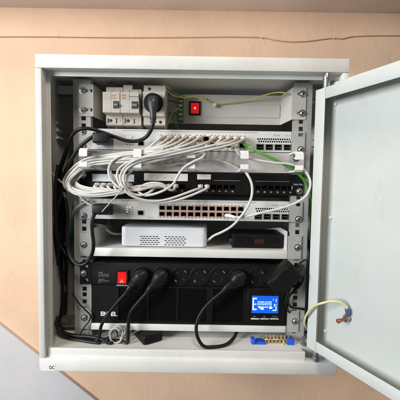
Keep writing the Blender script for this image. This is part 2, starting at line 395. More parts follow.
# ---------------------------------------------------------------- terminal tray with breakers
tz0, tz1 = P(90, 116.5, 0).z, P(90, 84.5, 0).z
tray = thing('terminal_tray', 'grey recessed rack tray holding breakers and a red rocker switch', 'rack tray', (0, 0.03, tz0))
YT = 0.060
part('tray_plate', MB().plate(-0.205, 0.205, tz0, tz1, YT, YT+0.0015, []), 'tray', tray)
for sx in (-1, 1):
    q = [(sx*0.2065, 0.0), (sx*0.2050, 0.0), (sx*0.2050-sx*0.0, YT), (sx*0.2065, YT)]
    mb = MB(); mb.add([(sx*0.213,0.0,tz0),(sx*0.2115,0.0005,tz0),(sx*0.2035,YT,tz0),(sx*0.205,YT,tz0),(sx*0.213,0.0,tz1),(sx*0.2115,0.0005,tz1),(sx*0.2035,YT,tz1),(sx*0.205,YT,tz1)],
        [(0,1,2,3),(4,5,6,7),(0,1,5,4),(1,2,6,5),(2,3,7,6),(3,0,4,7)])
    part('tray_side', mb, 'tray', tray)
    xa, xb = sorted((sx*0.2110, sx*0.2410))
    hs = []
    for zq in (tz0+0.0135, tz1-0.0135):
        hx = sx*0.2225 if sx < 0 else sx*0.2385
        hs.append((hx-0.0065 if sx < 0 else hx-0.0105, hx+0.004 if sx < 0 else hx-0.0045, zq-0.0032, zq+0.0032))
    if sx > 0: hs = [(0.2225, 0.2280, h[2], h[3]) for h in hs]
    else: hs = [(-0.2255, -0.2130, h[2], h[3]) for h in hs]
    part('ear', MB().plate(xa, xb, tz0, tz1, -0.0020, -0.0003, hs), 'tray', tray)
    for zq in (tz0+0.0135, tz1-0.0135):
        screw((sx*0.2335 if sx > 0 else -0.2335, -0.0020, zq), tray, random.random())
# blank plate screwed on the tray
c0, c1 = P(205, 117, YT), P(280, 105, YT)
bl = part('cover_plate', MB().bev(c0.x, c1.x, YT-0.0016, YT-0.0001, c0.z, c1.z, 0.0005, 1), 'tray', tray)
# red rocker switch
c0, c1 = P(189.3, 115.3, YT), P(200.6, 101.7, YT)
rk = part('rocker_switch', MB().plate(c0.x, c1.x, c0.z, c1.z, YT-0.0035, YT-0.0002, [(c0.x+0.0032, c1.x-0.0032, c0.z+0.0035, c1.z-0.0035)]), 'black', tray)
part('rocker', MB().prism_x([(YT-0.0004, c0.z+0.0037), (YT-0.0060, c0.z+0.0040), (YT-0.0032, (c0.z+c1.z)/2), (YT-0.0040, c1.z-0.0040), (YT-0.0004, c1.z-0.0037)], c0.x+0.0034, c1.x-0.0034), 'red_lit', rk)
cc = (c0+c1)/2; part('lamp', MB().lathe((cc.x, YT-0.0034, cc.z), (0,-1,0), [(0,0.0028),(0.0008,0.0024),(0.0012,0.001)], 12), 'red_hot', rk)
# din rail
part('din_rail', MB().box(-0.198, -0.035, YT-0.008, YT-0.0002, P(120,105,YT).z-0.0175, P(120,105,YT).z+0.0175), 'zinc', tray)

def breaker(label, px0, px1, style):
    yb = YT-0.0082
    p0 = P(px0, 105, 0.0); p1 = P(px1, 105, 0.0); x0, x1 = p0.x, p1.x
    zc_ = P(120, 105.5, 0.004).z
    t = thing('circuit_breaker' if style != 'socket' else 'rail_socket', label, 'circuit breaker' if style != 'socket' else 'socket', ((x0+x1)/2, yb, zc_-0.041))
    n = 1 if style == 'socket' else 2
    wd = (x1-x0)/n
    h = 0.041
    for k in range(n):
        a_, b2 = x0+k*wd+0.0002, x0+(k+1)*wd-0.0002
        up_ = h-(0.004 if k and style == 'second' else 0.0)+(0.005 if style == 'second' and k == 0 else 0)
        if style == 'socket': up_ = h+0.003
        nose = 0.0125 if style != 'socket' else 0.0
        prof = [(yb, -h), (0.012, -h), (0.010, -h+0.002), (0.010, -0.020), (-nose, -0.019), (-nose-0.001, -0.017), (-nose-0.001, 0.0215), (-nose, 0.0235), (0.010, 0.0245), (0.010, up_-0.002), (0.012, up_), (yb, up_)]
        if style == 'socket': prof = [(yb, -h), (0.006, -h), (0.004, -h+0.002), (0.004, -0.0245), (-0.006, -0.0235), (-0.007, -0.022), (-0.007, 0.0265), (-0.006, 0.0275), (0.004, 0.0285), (0.004, up_-0.002), (0.006, up_), (yb, up_)]
        bd_ = part('housing', MB().prism_x([(y, z+zc_) for y, z in prof], a_, b2), 'breaker', t)
        yf = -nose-0.0012
        if style != 'socket':
            # label band, toggle and terminal screws
            part('label_band', MB().box(a_+0.0006, b2-0.0006, yf-0.0002, yf+0.0004, zc_+0.0085, zc_+0.0205), 'breaker_grey', bd_)
            if not (style == 'first' and k == 0) :
                tg = part('toggle_slot', MB().box(a_+0.004, b2-0.002, yf-0.0008, yf+0.0004, zc_-0.0105, zc_+0.0045), 'toggle', bd_) if not (style == 'second' and k == 0) else None
                if tg: 
                    part('toggle', MB().prism_x([(yf, zc_-0.0085), (yf-0.0070, zc_-0.0060), (yf-0.0075, zc_-0.0035), (yf-0.001, zc_-0.0005)], a_+0.0050, b2-0.0030), 'print_grey', tg)
            for q in (0.5,):
                for zq, yq in ((-0.031, 0.0100), (0.0325, 0.0100)):
                    part('terminal', MB().lathe(((a_+b2)/2+0.001, yq, zc_+zq), (0,-1,0), [(0,0.0034),(0.0005,0.0034),(0.0006,0.0026)], 14), 'breaker_grey' if zq > 0 or (k == 1) else 'print_black', bd_)
                    if zq < 0: part('terminal_rib', MB().bev(a_+0.001, a_+0.004, 0.0075, 0.0098, zc_-0.0365, zc_-0.026, 0.0006, 1), 'breaker', bd_)
        else:
            for zq, xq in ((0.036, 0.012), (-0.034, 0.036)):
                part('terminal', MB().lathe((a_+xq, 0.0040, zc_+zq), (0,-1,0), [(0,0.0032),(0.0006,0.0032),(0.0008,0.0026)], 14), 'print_black', bd_)
    if style == 'first':
        lettering('R 16', (x0+0.021, -0.0142, zc_+0.0145), 0.0042, 'print_red', t); lettering('3 kA', (x0+0.021, -0.0142, zc_+0.0098), 0.0036, 'print_red', t)
        lettering('-', (x0+0.005, -0.0142, zc_-0.003), 0.007, 'print_grey', t)
    if style == 'second':
        lettering('B16', (x0+0.004, -0.0142, zc_+0.0145), 0.0052, 'print_red', t); lettering('230', (x0+0.004, -0.0142, zc_+0.0095), 0.0045, 'print_red', t)
        part('seam', MB().box(x0+0.019, x1-0.001, -0.0141, -0.0130, zc_+0.0135, zc_+0.0145), 'print_black', t)
    return t, x0, x1, zc_
breaker('cream two-pole breaker at the left end of the tray', 104.6, 121.6, 'first')
breaker('cream two-pole breaker with a tall left pole beside the rail socket', 122.0, 140.2, 'second')
sk, sx0, sx1, szc = breaker('cream rail socket with a round black plug pushed in', 143.2, 165.2, 'socket')
sc_ = Vector(P(153.2, 103.0, -0.008)); 
part('socket_well', MB().lathe((sc_.x, -0.0070, sc_.z), (0,-1,0), [(0,0.0205),(0.0012,0.0205),(0.0016,0.0195)], 32), 'black', sk)
# wires behind the tray's right part and a green-yellow terminal block
tb0, tb1 = P(177.6, 122, 0.05), P(183.6, 95, 0.05)
tb = thing('terminal_block', 'narrow green and yellow earth terminal block left of the red rocker switch', 'terminal block', ((tb0.x+tb1.x)/2, 0.055, tb0.z))
part('body', MB().bev(tb0.x, tb1.x, 0.042, YT-0.0004, tb0.z, tb1.z, 0.0008, 1), 'wire_green', tb)
for k in range(6):
    zz = tb0.z+0.006+k*(tb1.z-tb0.z-0.012)/5
    part('clamp', MB().bev(tb0.x+0.002, tb1.x-0.002, 0.0395, 0.0422, zz-0.0030, zz+0.0030, 0.0008, 1), 'earth_wire' if k % 2 else 'brass', tb)

# ---------------------------------------------------------------- cables
def inside(p, r):
    """keep a cable point clear of the cabinet's side walls and floor"""
    k_ = 0.2995-r; p.x = max(-k_, min(k_, p.x)); p.z = max(p.z, FLOOR+r+0.0004); return p
def cable(name, label, pts, r, material, cat='cable', group=None, n=10, sub=6):
    w_ = [inside(P(*p), r) for p in pts]
    return solo(name, MB().tube(w_, r, n, sub), material, label, cat, w_[0], group), w_
# thin installation wires around the breakers
def wire(label, pts, mt, r=0.0013): return cable('wire', label, pts, r, mt, 'wire', None, 8)
wire('yellow-green wire sagging along the tray from breakers to right ear', [(128,82,0.05),(150,80.5,0.045),(166,86,0.045),(178,95,0.04),(190,96,0.045),(205,100,0.048),(214,104,0.052),(226,103.2,0.052),(245,100.5,0.05),(262,95.8,0.03),(276,92.5,0.012),(284,92.6,0.002),(289,94,0.003)], 'earth_wire')
wire('short yellow wire from the socket top to the terminal block', [(163,84,0.03),(168,91,0.03),(175,96,0.038),(183,97.5,0.04),(196,96.5,0.048),(206,99,0.055)], 'tape')
wire('green wire curving below the terminal block', [(178,112,0.038),(174,113,0.03),(173,119,0.026),(176,125,0.03),(182,130,0.05)], 'wire_green')
wire('yellow-green wire dropping from the terminal block behind the rail socket', [(179,108,0.04),(174,111,0.034),(170,117,0.032),(168,124,0.034),(164,131,0.05)], 'earth_wire')
for k, (x, mt, nm) in enumerate(((106.5,'cable_grey','grey'),(114,'cable_white','white'),(121.5,'wire_brown','brown'),(129,'wire_blue','blue'),(137.5,'cable_white','pale'))):
    wire(['grey wire under the left end of the left breaker','white wire under the right pole of the left breaker','brown wire dropping between the two breakers','blue wire under the tall breaker pole','pale wire under the right pole of the right breaker'][k], [(x,118,0.03),(x+1,124.5,0.028),(x+2.5,128,0.034),(x+4,133,0.06)], mt, 0.0015)
wire('brown wire arching over the left breaker', [(107,92,0.03),(106,86,0.03),(112,82.5,0.03),(122,82,0.035),(130,85,0.035)], 'wire_brown')
wire('brown wire arching over the right breaker', [(124,88,0.02),(127,83,0.022),(133,81.5,0.03),(138,84,0.03),(139,89,0.03)], 'wire_brown')
wire('tan wire running right of the rail socket', [(165,101,0.052),(170,100.5,0.05),(177,102,0.045),(180,104,0.04)], 'wire_brown')
tp_ = P(214.8, 104.5, 0.050)
solo('wire_tag', MB().bev(tp_.x-0.0042, tp_.x+0.0042, 0.0475, 0.0535, tp_.z-0.0045, tp_.z+0.003, 0.001, 1), 'tape', 'small yellow tape tag wrapped round the sagging wire', 'tag', tp_)

# ---------------------------------------------------------------- network switches
PX0, PITCHX = P(162.3, 210, 0).x, 0.01545
def port_mesh(w_=0.0114, h_=0.0088, deep=0.012, rim=0.0018, gold=True):
    mb = MB(); mb.plate(-w_/2-rim, w_/2+rim, -h_/2-rim, h_/2+rim, -0.0004, 0.0008, [(-w_/2, w_/2, -h_/2, h_/2)]); return mb
PORT = port_mesh().mesh('port', 'port_metal', False)
q = MB().box(-0.0059, -0.0056, 0.0008, 0.012, -0.0047, 0.0047).box(0.0056, 0.0059, 0.0008, 0.012, -0.0047, 0.0047).box(-0.0056, 0.0056, 0.0008, 0.012, 0.0044, 0.0047).box(-0.0056, 0.0056, 0.0008, 0.012, -0.0047, -0.0044).box(-0.0056, 0.0056, 0.0118, 0.012, -0.0044, 0.0044)
q.box(-0.0056, -0.0030, 0.0002, 0.002, 0.0022, 0.0044).box(0.0030, 0.0056, 0.0002, 0.002, 0.0022, 0.0044)
WELL = q.mesh('well', 'cavity', False)
q = MB()
for k in range(8): q.box(-0.0040+k*0.00109, -0.00355+k*0.00109, 0.004, 0.010, -0.0042, -0.0036)
CONT = q.mesh('contacts', 'gold', False)
LEDM = {k: MB().bev(-0.0014, 0.0014, -0.0004, 0.0002, -0.0008, 0.0008, 0.0002, 1).mesh('indicator_light', k, False) for k in ('led_green', 'led_amber', 'led_off')}
SFP = MB().plate(-0.0085, 0.0085, -0.0066, 0.0066, -0.0006, 0.0008, [(-0.0070, 0.0070, -0.0050, 0.0050)]).mesh('fibre_slot', 'zinc', False)
q = MB().box(-0.0074, -0.0070, 0.0008, 0.02, -0.0054, 0.0054).box(0.0070, 0.0074, 0.0008, 0.02, -0.0054, 0.0054).box(-0.0070, 0.0070, 0.0008, 0.02, 0.0050, 0.0054).box(-0.0070, 0.0070, 0.0008, 0.02, -0.0054, -0.0050).box(-0.0070, 0.0070, 0.0195, 0.02, -0.005, 0.005).box(-0.0060, 0.0060, 0.003, 0.006, -0.0012, 0.0010)
SFPW = q.mesh('well', 'sheet_dark', False)

def port(name, x, z, y, parent, led=None):
    o = place(name, PORT, (x, y, z), parent)
    for me in (WELL, CONT):
        c_ = bpy.data.objects.new(me.name, me); COL.objects.link(c_); c_.parent = o
    return o
def network_switch(label, zt, lit):
    zb = zt-0.0437
    t = thing('network_switch', label, 'network switch', (0, 0.12, zb), 'rack network switches')
    yF = -0.0030
    holes = []; cols = [PX0+PITCHX*i for i in range(12)]; zr = (zt-0.0178, zt-0.0308)
    for x in cols:
        for z in zr: holes.append((x-0.0061, x+0.0061, z-0.0049, z+0.0049))
    sf = [P(258.2, 210, 0).x+0.0194*i for i in range(4)]
    for x in sf: holes.append((x-0.0076, x+0.0076, zt-0.0335-0.0056, zt-0.0335+0.0056))
    cx = P(141.0, 212, 0).x; holes.append((cx-0.0060, cx+0.0060, zt-0.0295-0.0049, zt-0.0295+0.0049))
    for r_ in range(2):
        for i in range(15):
            xx = sf[0]-0.0065+i*0.00478+r_*0.0024; z = zt-0.0165-r_*0.0052
            holes.append((xx, xx+0.0033, z-0.0018, z+0.0018))
    part('face', MB().plate(-0.2165, 0.2115, zb, zt, yF, yF+0.0012, holes), 'switch_white', t, False)
    part('case', MB().box(-0.2160, 0.2110, yF+0.021, 0.235, zb+0.0003, zt-0.0003), 'switch_white', t)
    part('case_rim', MB().box(-0.2160, 0.2110, yF+0.0014, yF+0.021, zt-0.0014, zt-0.0003), 'switch_white', t)
    part('case_rim', MB().box(-0.2160, 0.2110, yF+0.0014, yF+0.021, zb+0.0003, zb+0.0014), 'switch_white', t)
    part('backing', MB().box(-0.2155, 0.2105, yF+0.0195, yF+0.0208, zb+0.0016, zt-0.0016), 'cavity', t)
    for sx in (-1, 1):
        xa, xb = (-0.2410, -0.2170) if sx < 0 else (0.2120, 0.2410)
        hh = [] if sx < 0 else []
        part('ear', MB().plate(xa, xb, zb, zt, yF, yF+0.0016, [(sx*0.2325-0.006, sx*0.2325+0.006, zt-0.0098, zt-0.0030)]), 'switch_white' if sx < 0 else 'rail', t, False)
        screw((sx*0.2325, yF, zt-0.0375), t, random.random())
        if sx < 0: screw((sx*0.2325, yF, zt-0.0065), t, random.random())
    for j, z in enumerate(zr):
        for i, x in enumerate(cols):
            port('port', x, z, yF, t)
            if j == 0 or True:
                for s_ in (-1, 1):
                    zl = zt-0.0110 if j == 0 else zt-0.0380
                    on = (i, j, s_) in lit
                    place('indicator_light', LEDM['led_amber' if on else 'led_off'], (x+s_*0.0038, yF, zl), t)
    for x in sf:
        o = place('fibre_slot', SFP, (x, yF, zt-0.0335), t); c_ = bpy.data.objects.new('well', SFPW); COL.objects.link(c_); c_.parent = o
    port('console_port', cx, zt-0.0295, yF, t)
    for i in range(3):
        for j in range(4):
            place('indicator_light', LEDM['led_green' if (i == 0 and j != 3) or (i == 1 and j == 0) else 'led_off'], (P(127.5, 212, 0).x+i*0.0056, yF, zt-0.0172-j*0.0052), t)
    # row of fine vent slots along the top edge
    mb = MB(); xx = -0.150
    while xx < 0.140: mb.box(xx, xx+0.0015, yF-0.0002, yF+0.0004, zt-0.0042, zt-0.0022); xx += 0.0030
    vs = part('vent_slots', mb, 'print_grey', t, False); vs['kind'] = 'stuff'
    lettering('Aruba', (P(272.5,134.4,0).x, yF-0.0001, zt-0.0100), 0.0062, 'print_grey', t, shear=0.3)
    lettering('Instant On', (P(284.0,134.4,0).x, yF-0.0001, zt-0.0098), 0.0034, 'print_grey', t)
    lettering('24-port', (P(148,217,0).x, yF-0.0001, zt-0.0402), 0.0042, 'print_grey', t)
    # power inlet at the left end
    part('power_inlet', MB().bev(-0.2030, -0.1700, yF-0.0030, yF+0.0004, zt-0.0345, zt-0.0110, 0.001, 1), 'black', t)
    return t
lit1 = {(0,1,-1),(0,0,1),(1,1,1),(2,1,-1),(2,1,1),(3,0,-1),(4,0,1),(8,1,-1),(9,1,-1),(9,1,1),(10,1,1),(6,0,1)}
SW1T, SW2T = 0.1125, -0.0368
network_switch('white network switch in the upper slot half hidden behind white patch cables', SW1T, lit1)
network_switch('white network switch in the lower slot with empty ports above the shelf', SW2T, set())

# ---------------------------------------------------------------- cable organizer
OT, OB = 0.0680, 0.0238
org = thing('cable_organizer', 'grey rack panel with five white plastic cable rings under the upper switch', 'cable organizer', (0, 0, OB))
part('panel', MB().bev(-0.2410, 0.2410, -0.0042, -0.0026, OB, OT-0.0006, 0.0006, 1), 'organizer', org)
for px in (83.5, 137.5, 191, 244.3, 299.0):
    x = P(px, 162, -0.045).x; hw_ = 0.0080; yb, yf = -0.0044, -0.048
    zt, zb = OT-0.0015, OB+0.0015
    # upper and lower claws of the open ring
    up_ = [(yb, zt), (yf+0.006, zt), (yf, zt-0.005), (yf, zt-0.0165), (yf+0.0030, zt-0.0165), (yf+0.0030, zt-0.0075), (yf+0.007, zt-0.0032), (yb, zt-0.0032)]
    lo_ = [(yb, zb), (yf+0.006, zb), (yf, zb+0.004), (yf, zb+0.0135), (yf+0.0030, zb+0.0135), (yf+0.0030, zb+0.0070), (yf+0.007, zb+0.0032), (yb, zb+0.0032)]
    rg = part('ring', MB().prism_x(up_, x-hw_, x+hw_), 'ring', org, False)
    part('claw', MB().prism_x(lo_, x-hw_, x+hw_), 'ring', rg, False)
for sx in (-1, 1): screw((sx*0.2325-sx*0.010, -0.0042, OT-0.012), org, 0.4)

# ---------------------------------------------------------------- patch panel
PT, PB = 0.0215, -0.0238
pp = thing('patch_bay', 'black patch panel with white label strips under the cable rings', 'patch panel', (0, 0.02, PB))
groups = [(P(99,186,0).x, 6), (P(150.5,186,0).x, 6), (P(200.5,186,0).x, 6), (P(258,186,0).x, 6)]
zpt = P(200, 186.5, 0).z; holes = []; pps = []
for gi, (gx, n) in enumerate(groups):
    for k in range(n): pps.append((gi, k, gx+k*0.01385)); holes.append((gx+k*0.01385-0.0057, gx+k*0.01385+0.0057, zpt-0.0052, zpt+0.0050))
part('face', MB().plate(-0.2410, 0.2410, PB, PT, -0.0035, -0.0018, holes), 'black_gloss', pp, False)
part('circuit_tray', MB().box(-0.215, 0.215, 0.014, 0.05, PB-0.006, PT-0.002), 'black', pp)
q = MB()
for (a0, a1, c0, c1) in ((-0.0058,-0.0054,-0.0053,0.0051),(0.0054,0.0058,-0.0053,0.0051),(-0.0054,0.0054,0.0048,0.0051),(-0.0054,0.0054,-0.0053,-0.0050),): q.box(a0, a1, 0, 0.013, c0, c1)
q.box(-0.0054, 0.0054, 0.0128, 0.013, -0.005, 0.0048).box(-0.0022, 0.0022, 0.0002, 0.003, -0.0050, -0.0026)
JACK = q.mesh('jack', 'black', False)
for gi, k, x in pps:
    j_ = place('jack', JACK, (x, -0.0032, zpt), pp); c_ = bpy.data.objects.new('contacts', CONT); COL.objects.link(c_); c_.parent = j_; c_.rotation_euler = (0, math.pi, 0)
    lettering(str(gi*6+k+1), (x-0.002, -0.0036, zpt-0.0112), 0.0046, 'print_white', pp, 'number')
for (x0, x1, y0, y1, mt) in ((92.5,134.3,181.3,174.5,'label_cool'),(144.2,188.0,180.6,173.8,'label_paper'),(197.2,211.0,179.4,174.4,'label_paper')):
    a_, b2 = P(x0, y0, -0.0035), P(x1, y1, -0.0035); part('label_strip', MB().bev(a_.x, b2.x, -0.0052, -0.0036, a_.z, min(b2.z, PT-0.0006), 0.0004, 1), mt, pp)
for (x0, x1) in ((147,185),(199,237)):
    for k in range(5):
        xx = P(x0+3+k*7, 177, -0.005).x
        if x0 < 190: lettering(str(k+7), (xx, -0.0053, P(160,178.6,-0.005).z), 0.0048, 'print_grey', pp, 'number')
part('frame_line', MB().box(P(214,178,0).x, P(240,178,0).x, -0.0040, -0.0034, P(214,180.6,0).z, P(214,180.2,0).z), 'print_dim', pp)
part('frame_line', MB().box(P(255,178,0).x, P(289,178,0).x, -0.0040, -0.0034, P(270,181.6,0).z, P(270,181.2,0).z), 'print_dim', pp)
tq = P(293.3, 185.2, 0); lettering('Rack No.', (tq.x, -0.0037, tq.z), 0.0056, 'print_white', pp, width=P(302.3,185,0).x-tq.x)
screw((-0.2325, -0.0035, PT-0.0075), pp, 0.3); screw((0.2325, -0.0035, P(298,191.2,0).z), pp, 0.9)

# ---------------------------------------------------------------- shelf
SZ = -0.1445; SB = -0.1625
sh = thing('rack_shelf', 'light grey rack shelf carrying the white modem and the black box', 'shelf', (0, 0.12, SB))
part('deck', MB().box(-0.2145, 0.2105, 0.002, 0.255, SZ-0.0015, SZ), 'powder', sh)
part('front_lip', MB().bev(-0.2150, 0.2110, -0.0035, 0.0018, SB, SZ+0.0006, 0.0012), 'powder', sh)
for sx in (-1, 1):
    xi = -0.2155 if sx < 0 else 0.2115
    xa, xb = sorted((xi, xi-sx*0.0013))
    part('shelf_side', MB().prism_x([(0.002, SB), (0.002, SZ+0.042), (0.06, SZ+0.042), (0.25, SZ+0.010), (0.25, SB)], xa, xb), 'powder', sh)
    xa, xb = sorted((xi, sx*0.2410))
    part('ear', MB().plate(xa, xb, SB, SZ+0.033, -0.0035, -0.0018, []), 'rail', sh)
    screw((sx*0.2325, -0.0035, P(297, 247, 0).z if sx > 0 else P(83.3, 244.3, 0).z), sh, 0.5)

def rounded_box(x0, x1, y0, y1, z0, z1, rc, re):
    """vertical corners rounded by rc, all top and bottom edges by re"""
    bm = bmesh.new(); bmesh.ops.create_cube(bm, size=1)
    for v in bm.verts: v.co = Vector(((x0+x1)/2+v.co.x*(x1-x0), (y0+y1)/2+v.co.y*(y1-y0), (z0+z1)/2+v.co.z*(z1-z0)))
    ve = [e for e in bm.edges if abs(e.verts[0].co.z-e.verts[1].co.z) > 1e-5]
    bmesh.ops.bevel(bm, geom=ve, offset=rc, segments=6, affect='EDGES', profile=0.5)
    he = [e for e in bm.edges if abs(e.verts[0].co.z-e.verts[1].co.z) < 1e-6 and abs(e.calc_face_angle(0)) > 0.5]
    bmesh.ops.bevel(bm, geom=he, offset=re, segments=3, affect='EDGES', profile=0.5)
    return MB().frombm(bm)
YM = 0.012
a_, b2 = P(120.6, 247, YM), P(207.2, 228, YM); mz0 = SZ+0.0012; mz1 = b2.z
md = thing('modem', 'white box modem with slotted front on the left half of the shelf', 'modem', ((a_.x+b2.x)/2, YM+0.055, SZ))
part('body', rounded_box(a_.x, b2.x, YM, YM+0.105, mz0, mz1, 0.012, 0.0035), 'modem', md)
part('foot', MB().box(a_.x+0.02, b2.x-0.02, YM+0.02, YM+0.08, SZ+0.0001, mz0+0.0004), 'black', md)
# slot pattern: five rows in two fields
hz1, hz0 = P(160, 236.6, YM).z, P(160, 244.6, YM).z
SLOT = MB().bev(-0.0027, 0.0027, -0.0003, 0.002, -0.0009, 0.0009, 0.0003, 1).mesh('vent_slot', 'cavity', False)
for f0, f1 in ((139.8, 161.0), (164.3, 187.5)):
    xa, xb = P(f0, 240, YM).x, P(f1, 240, YM).x
    for r_ in range(5):
        z = hz1+(hz0-hz1)*r_/4; n = 6; off = 0.0 if r_ % 2 == 0 else 0.5
        for k in range(n):
            x = xa+0.003+(xb-xa-0.0085)*(k+off)/(n-0.5)
            place('vent_slot', SLOT, (x, YM, z), md)
YC = 0.018
a_, b2 = P(232.2, 246.6, YC), P(283.0, 234.6, YC)
cv = thing('media_converter', 'small flat black box at the right end of the shelf', 'network box', ((a_.x+b2.x)/2, YC+0.04, SZ))
part('body', MB().bev(a_.x, b2.x, YC, YC+0.075, SZ+0.0002, b2.z, 0.0018), 'black', cv)
part('front_panel', MB().bev(a_.x+0.004, b2.x-0.004, YC-0.0008, YC+0.0004, SZ+0.004, b2.z-0.004, 0.0004, 1), 'black_gloss', cv)
for px in (241.0, 250.2, 267.5, 276.0):
    c = P(px, 241.3, YC); part('socket', MB().plate(c.x-0.0055, c.x+0.0055, c.z-0.0048, c.z+0.0048, YC-0.0016, YC-0.0007, [(c.x-0.0042, c.x+0.0042, c.z-0.0034, c.z+0.0034)]), 'black_matt', cv)
c0, c1 = P(254,243.5,YC), P(264,239,YC); part('window', MB().box(c0.x, c1.x, YC-0.0011, YC-0.0007, c0.z, c1.z), 'smoked', cv)
c = P(231.8, 241, YC+0.004); part('side_jack', MB().lathe((c.x+0.0012, YC+0.012, c.z), (-1,0,0), [(0,0.005),(0.006,0.005),(0.0065,0.004)], 14), 'plug_grey', cv)

# ---------------------------------------------------------------- power strip
DT, DB = P(150, 262.6, 0).z, P(150, 284.6, 0).z
pd = thing('power_strip', 'black rack power strip with a glowing red switch above the battery unit', 'power strip', (0, 0.02, DB))
socks = [P(142.6+19.05*i, 275.0+i*0.25, 0) for i in range(8)]
yD = -0.0045
# front plate with round openings is a solid extrusion; sockets sit in it
part('housing', MB().bev(-0.2155, 0.2115, yD, 0.042, DB, DT, 0.0012), 'black_matt', pd)
for sx in (-1, 1):
    xa, xb = (-0.2410, -0.2160) if sx < 0 else (0.2120, 0.2410)
    nx = sx*0.2245
    part('ear', MB().plate(xa, xb, DB, DT, yD, yD+0.0018, [(sx*0.2325-0.0055-(0.004 if sx>0 else -0.004), sx*0.2325+0.0055+(0.004 if sx<0 else -0.004), z-0.003, z+0.003) for z in (DB+0.0095, DT-0.0095)]), 'black_matt', pd, False)
    screw((sx*0.2325, yD, (DB+DT)/2), pd, 0.2)
c0, c1 = P(116.3, 286.0, yD), P(128.6, 270.0, yD)
rs = part('rocker_switch', MB().plate(c0.x, c1.x, c0.z, c1.z, yD-0.0030, yD-0.0002, [(c0.x+0.0040, c1.x-0.0040, c0.z+0.0075, c1.z-0.0035)]), 'black', pd)
part('rocker', MB().prism_x([(yD-0.0004, c0.z+0.0077), (yD-0.0062, c0.z+0.0080), (yD-0.0030, (c0.z+c1.z)/2+0.002), (yD-0.0044, c1.z-0.0040), (yD-0.0004, c1.z-0.0037)], c0.x+0.0042, c1.x-0.0042), 'red_lit', rs)
xm = (c0.x+c1.x)/2; zm = c0.z+0.013
part('mark', MB().tube([(xm-0.0028,yD-0.0062,zm-0.003),(xm,yD-0.0052,zm+0.003),(xm+0.0028,yD-0.0062,zm-0.003)], 0.0009, 6, 1), 'red_hot', rs)
part('hinge_bar', MB().bev(c0.x+0.001, c1.x-0.001, yD-0.0040, yD-0.0001, c0.z+0.0012, c0.z+0.0040, 0.0006, 1), 'print_grey', rs)
for k, (tx, sz) in enumerate((('POWER', 0.0042), ('AC 220-250V 50Hz', 0.0034), ('16A MAX 4000W', 0.0034), ('', 0), ('CAUTION', 0.0034), ('INDOOR USE ONLY', 0.0034), ('CE', 0.0036))):
    if tx: 
        q_ = P(98.4, 273.2+k*1.62, yD); lettering(tx, (q_.x, yD-0.0001, q_.z), sz, 'print_dim', pd, width=min(0.0235, 0.0019*len(tx)))
def socket(c, parent):
    s_ = part('socket', MB().lathe((c.x, yD, c.z), (0,-1,0), [(-0.0005,0.0214),(0.0012,0.0214),(0.0018,0.0206),(0.0018,0.0192),(0.0003,0.0188),(0.0003,0.0005)], 36), 'black', parent)
    for sgn in (-1, 1):
        v = Vector((math.cos(R(225)), 0, math.sin(R(225))))*sgn
        p_ = Vector((c.x, yD-0.0004, c.z))+v*0.0150; tdir = Vector((-v.z, 0, v.x))
        mb = MB().tube([p_-tdir*0.0030, p_+tdir*0.0030], 0.0021, 8, 1)
        part('earth_clip', mb, 'brass', s_)
        h_ = Vector((c.x, yD-0.0003, c.z))+tdir*0.0095
        part('pin_hole', MB().lathe(h_, (0,-1,0), [(0,0.0028),(0.0004,0.0028)], 14), 'cavity', s_)
    return s_
for c in socks: socket(c, pd)

# ---------------------------------------------------------------- battery unit (UPS)
UT, UB = DB-0.0012, -0.3112
us = thing('battery_unit', 'black rack battery backup unit with a lit blue display', 'battery backup', (0, 0.18, UB))
yU = -0.0040
xl, xr = P(93.3, 305, 0).x, P(286.6, 305, 0).x
part('case', MB().box(xl+0.001, xr-0.001, yU+0.012, 0.30, UB+0.001, UT-0.001), 'black', us)
gz0, gz1 = UB+0.0055, UT-0.0050
wins = [(P(a0, 305, 0).x, P(a1, 305, 0).x) for a0, a1 in ((119,147.2),(149,176.6),(178.4,206.6),(213,243))]
part('face', MB().plate(xl, xr, UB, UT, yU, yU+0.010, [(x0, x1, gz0, gz1) for x0, x1 in wins]), 'black_matt', us, False)
for gi, (x0, x1) in enumerate(wins):
    g_ = part('grille', MB().box(x0, x1, yU+0.0095, yU+0.0110, gz0, gz1), 'cavity', us)
    n = 19
    SL = MB().prism_x([(0.0, -0.0011), (0.0075, 0.0003), (0.0075, 0.0012), (0.0, -0.0001)], -(x1-x0)/2, (x1-x0)/2).mesh('slat', 'black' if gi < 3 else 'black_matt', False)
    for k in range(n): place('slat', SL, ((x0+x1)/2, yU+0.0008, gz0+(k+0.6)*(gz1-gz0)/n), g_)
c0 = P(100.7, 315.6, yU)
lg = lettering('EN', (c0.x, yU-0.0001, c0.z), 0.0128, 'print_white', us, 'logo', bold=0.0005, width=P(107.8,315,yU).x-c0.x)
c0 = P(111.0, 315.8, yU); lettering('EL', (c0.x, yU-0.0001, c0.z), 0.0128, 'print_white', us, 'logo', bold=0.0005, width=P(117.2,315,yU).x-c0.x)
part('face_seam', MB().box(P(118,305,0).x-0.0003, P(118,305,0).x+0.0003, yU-0.0003, yU+0.0001, UB+0.001, UT-0.001), 'cavity', us)
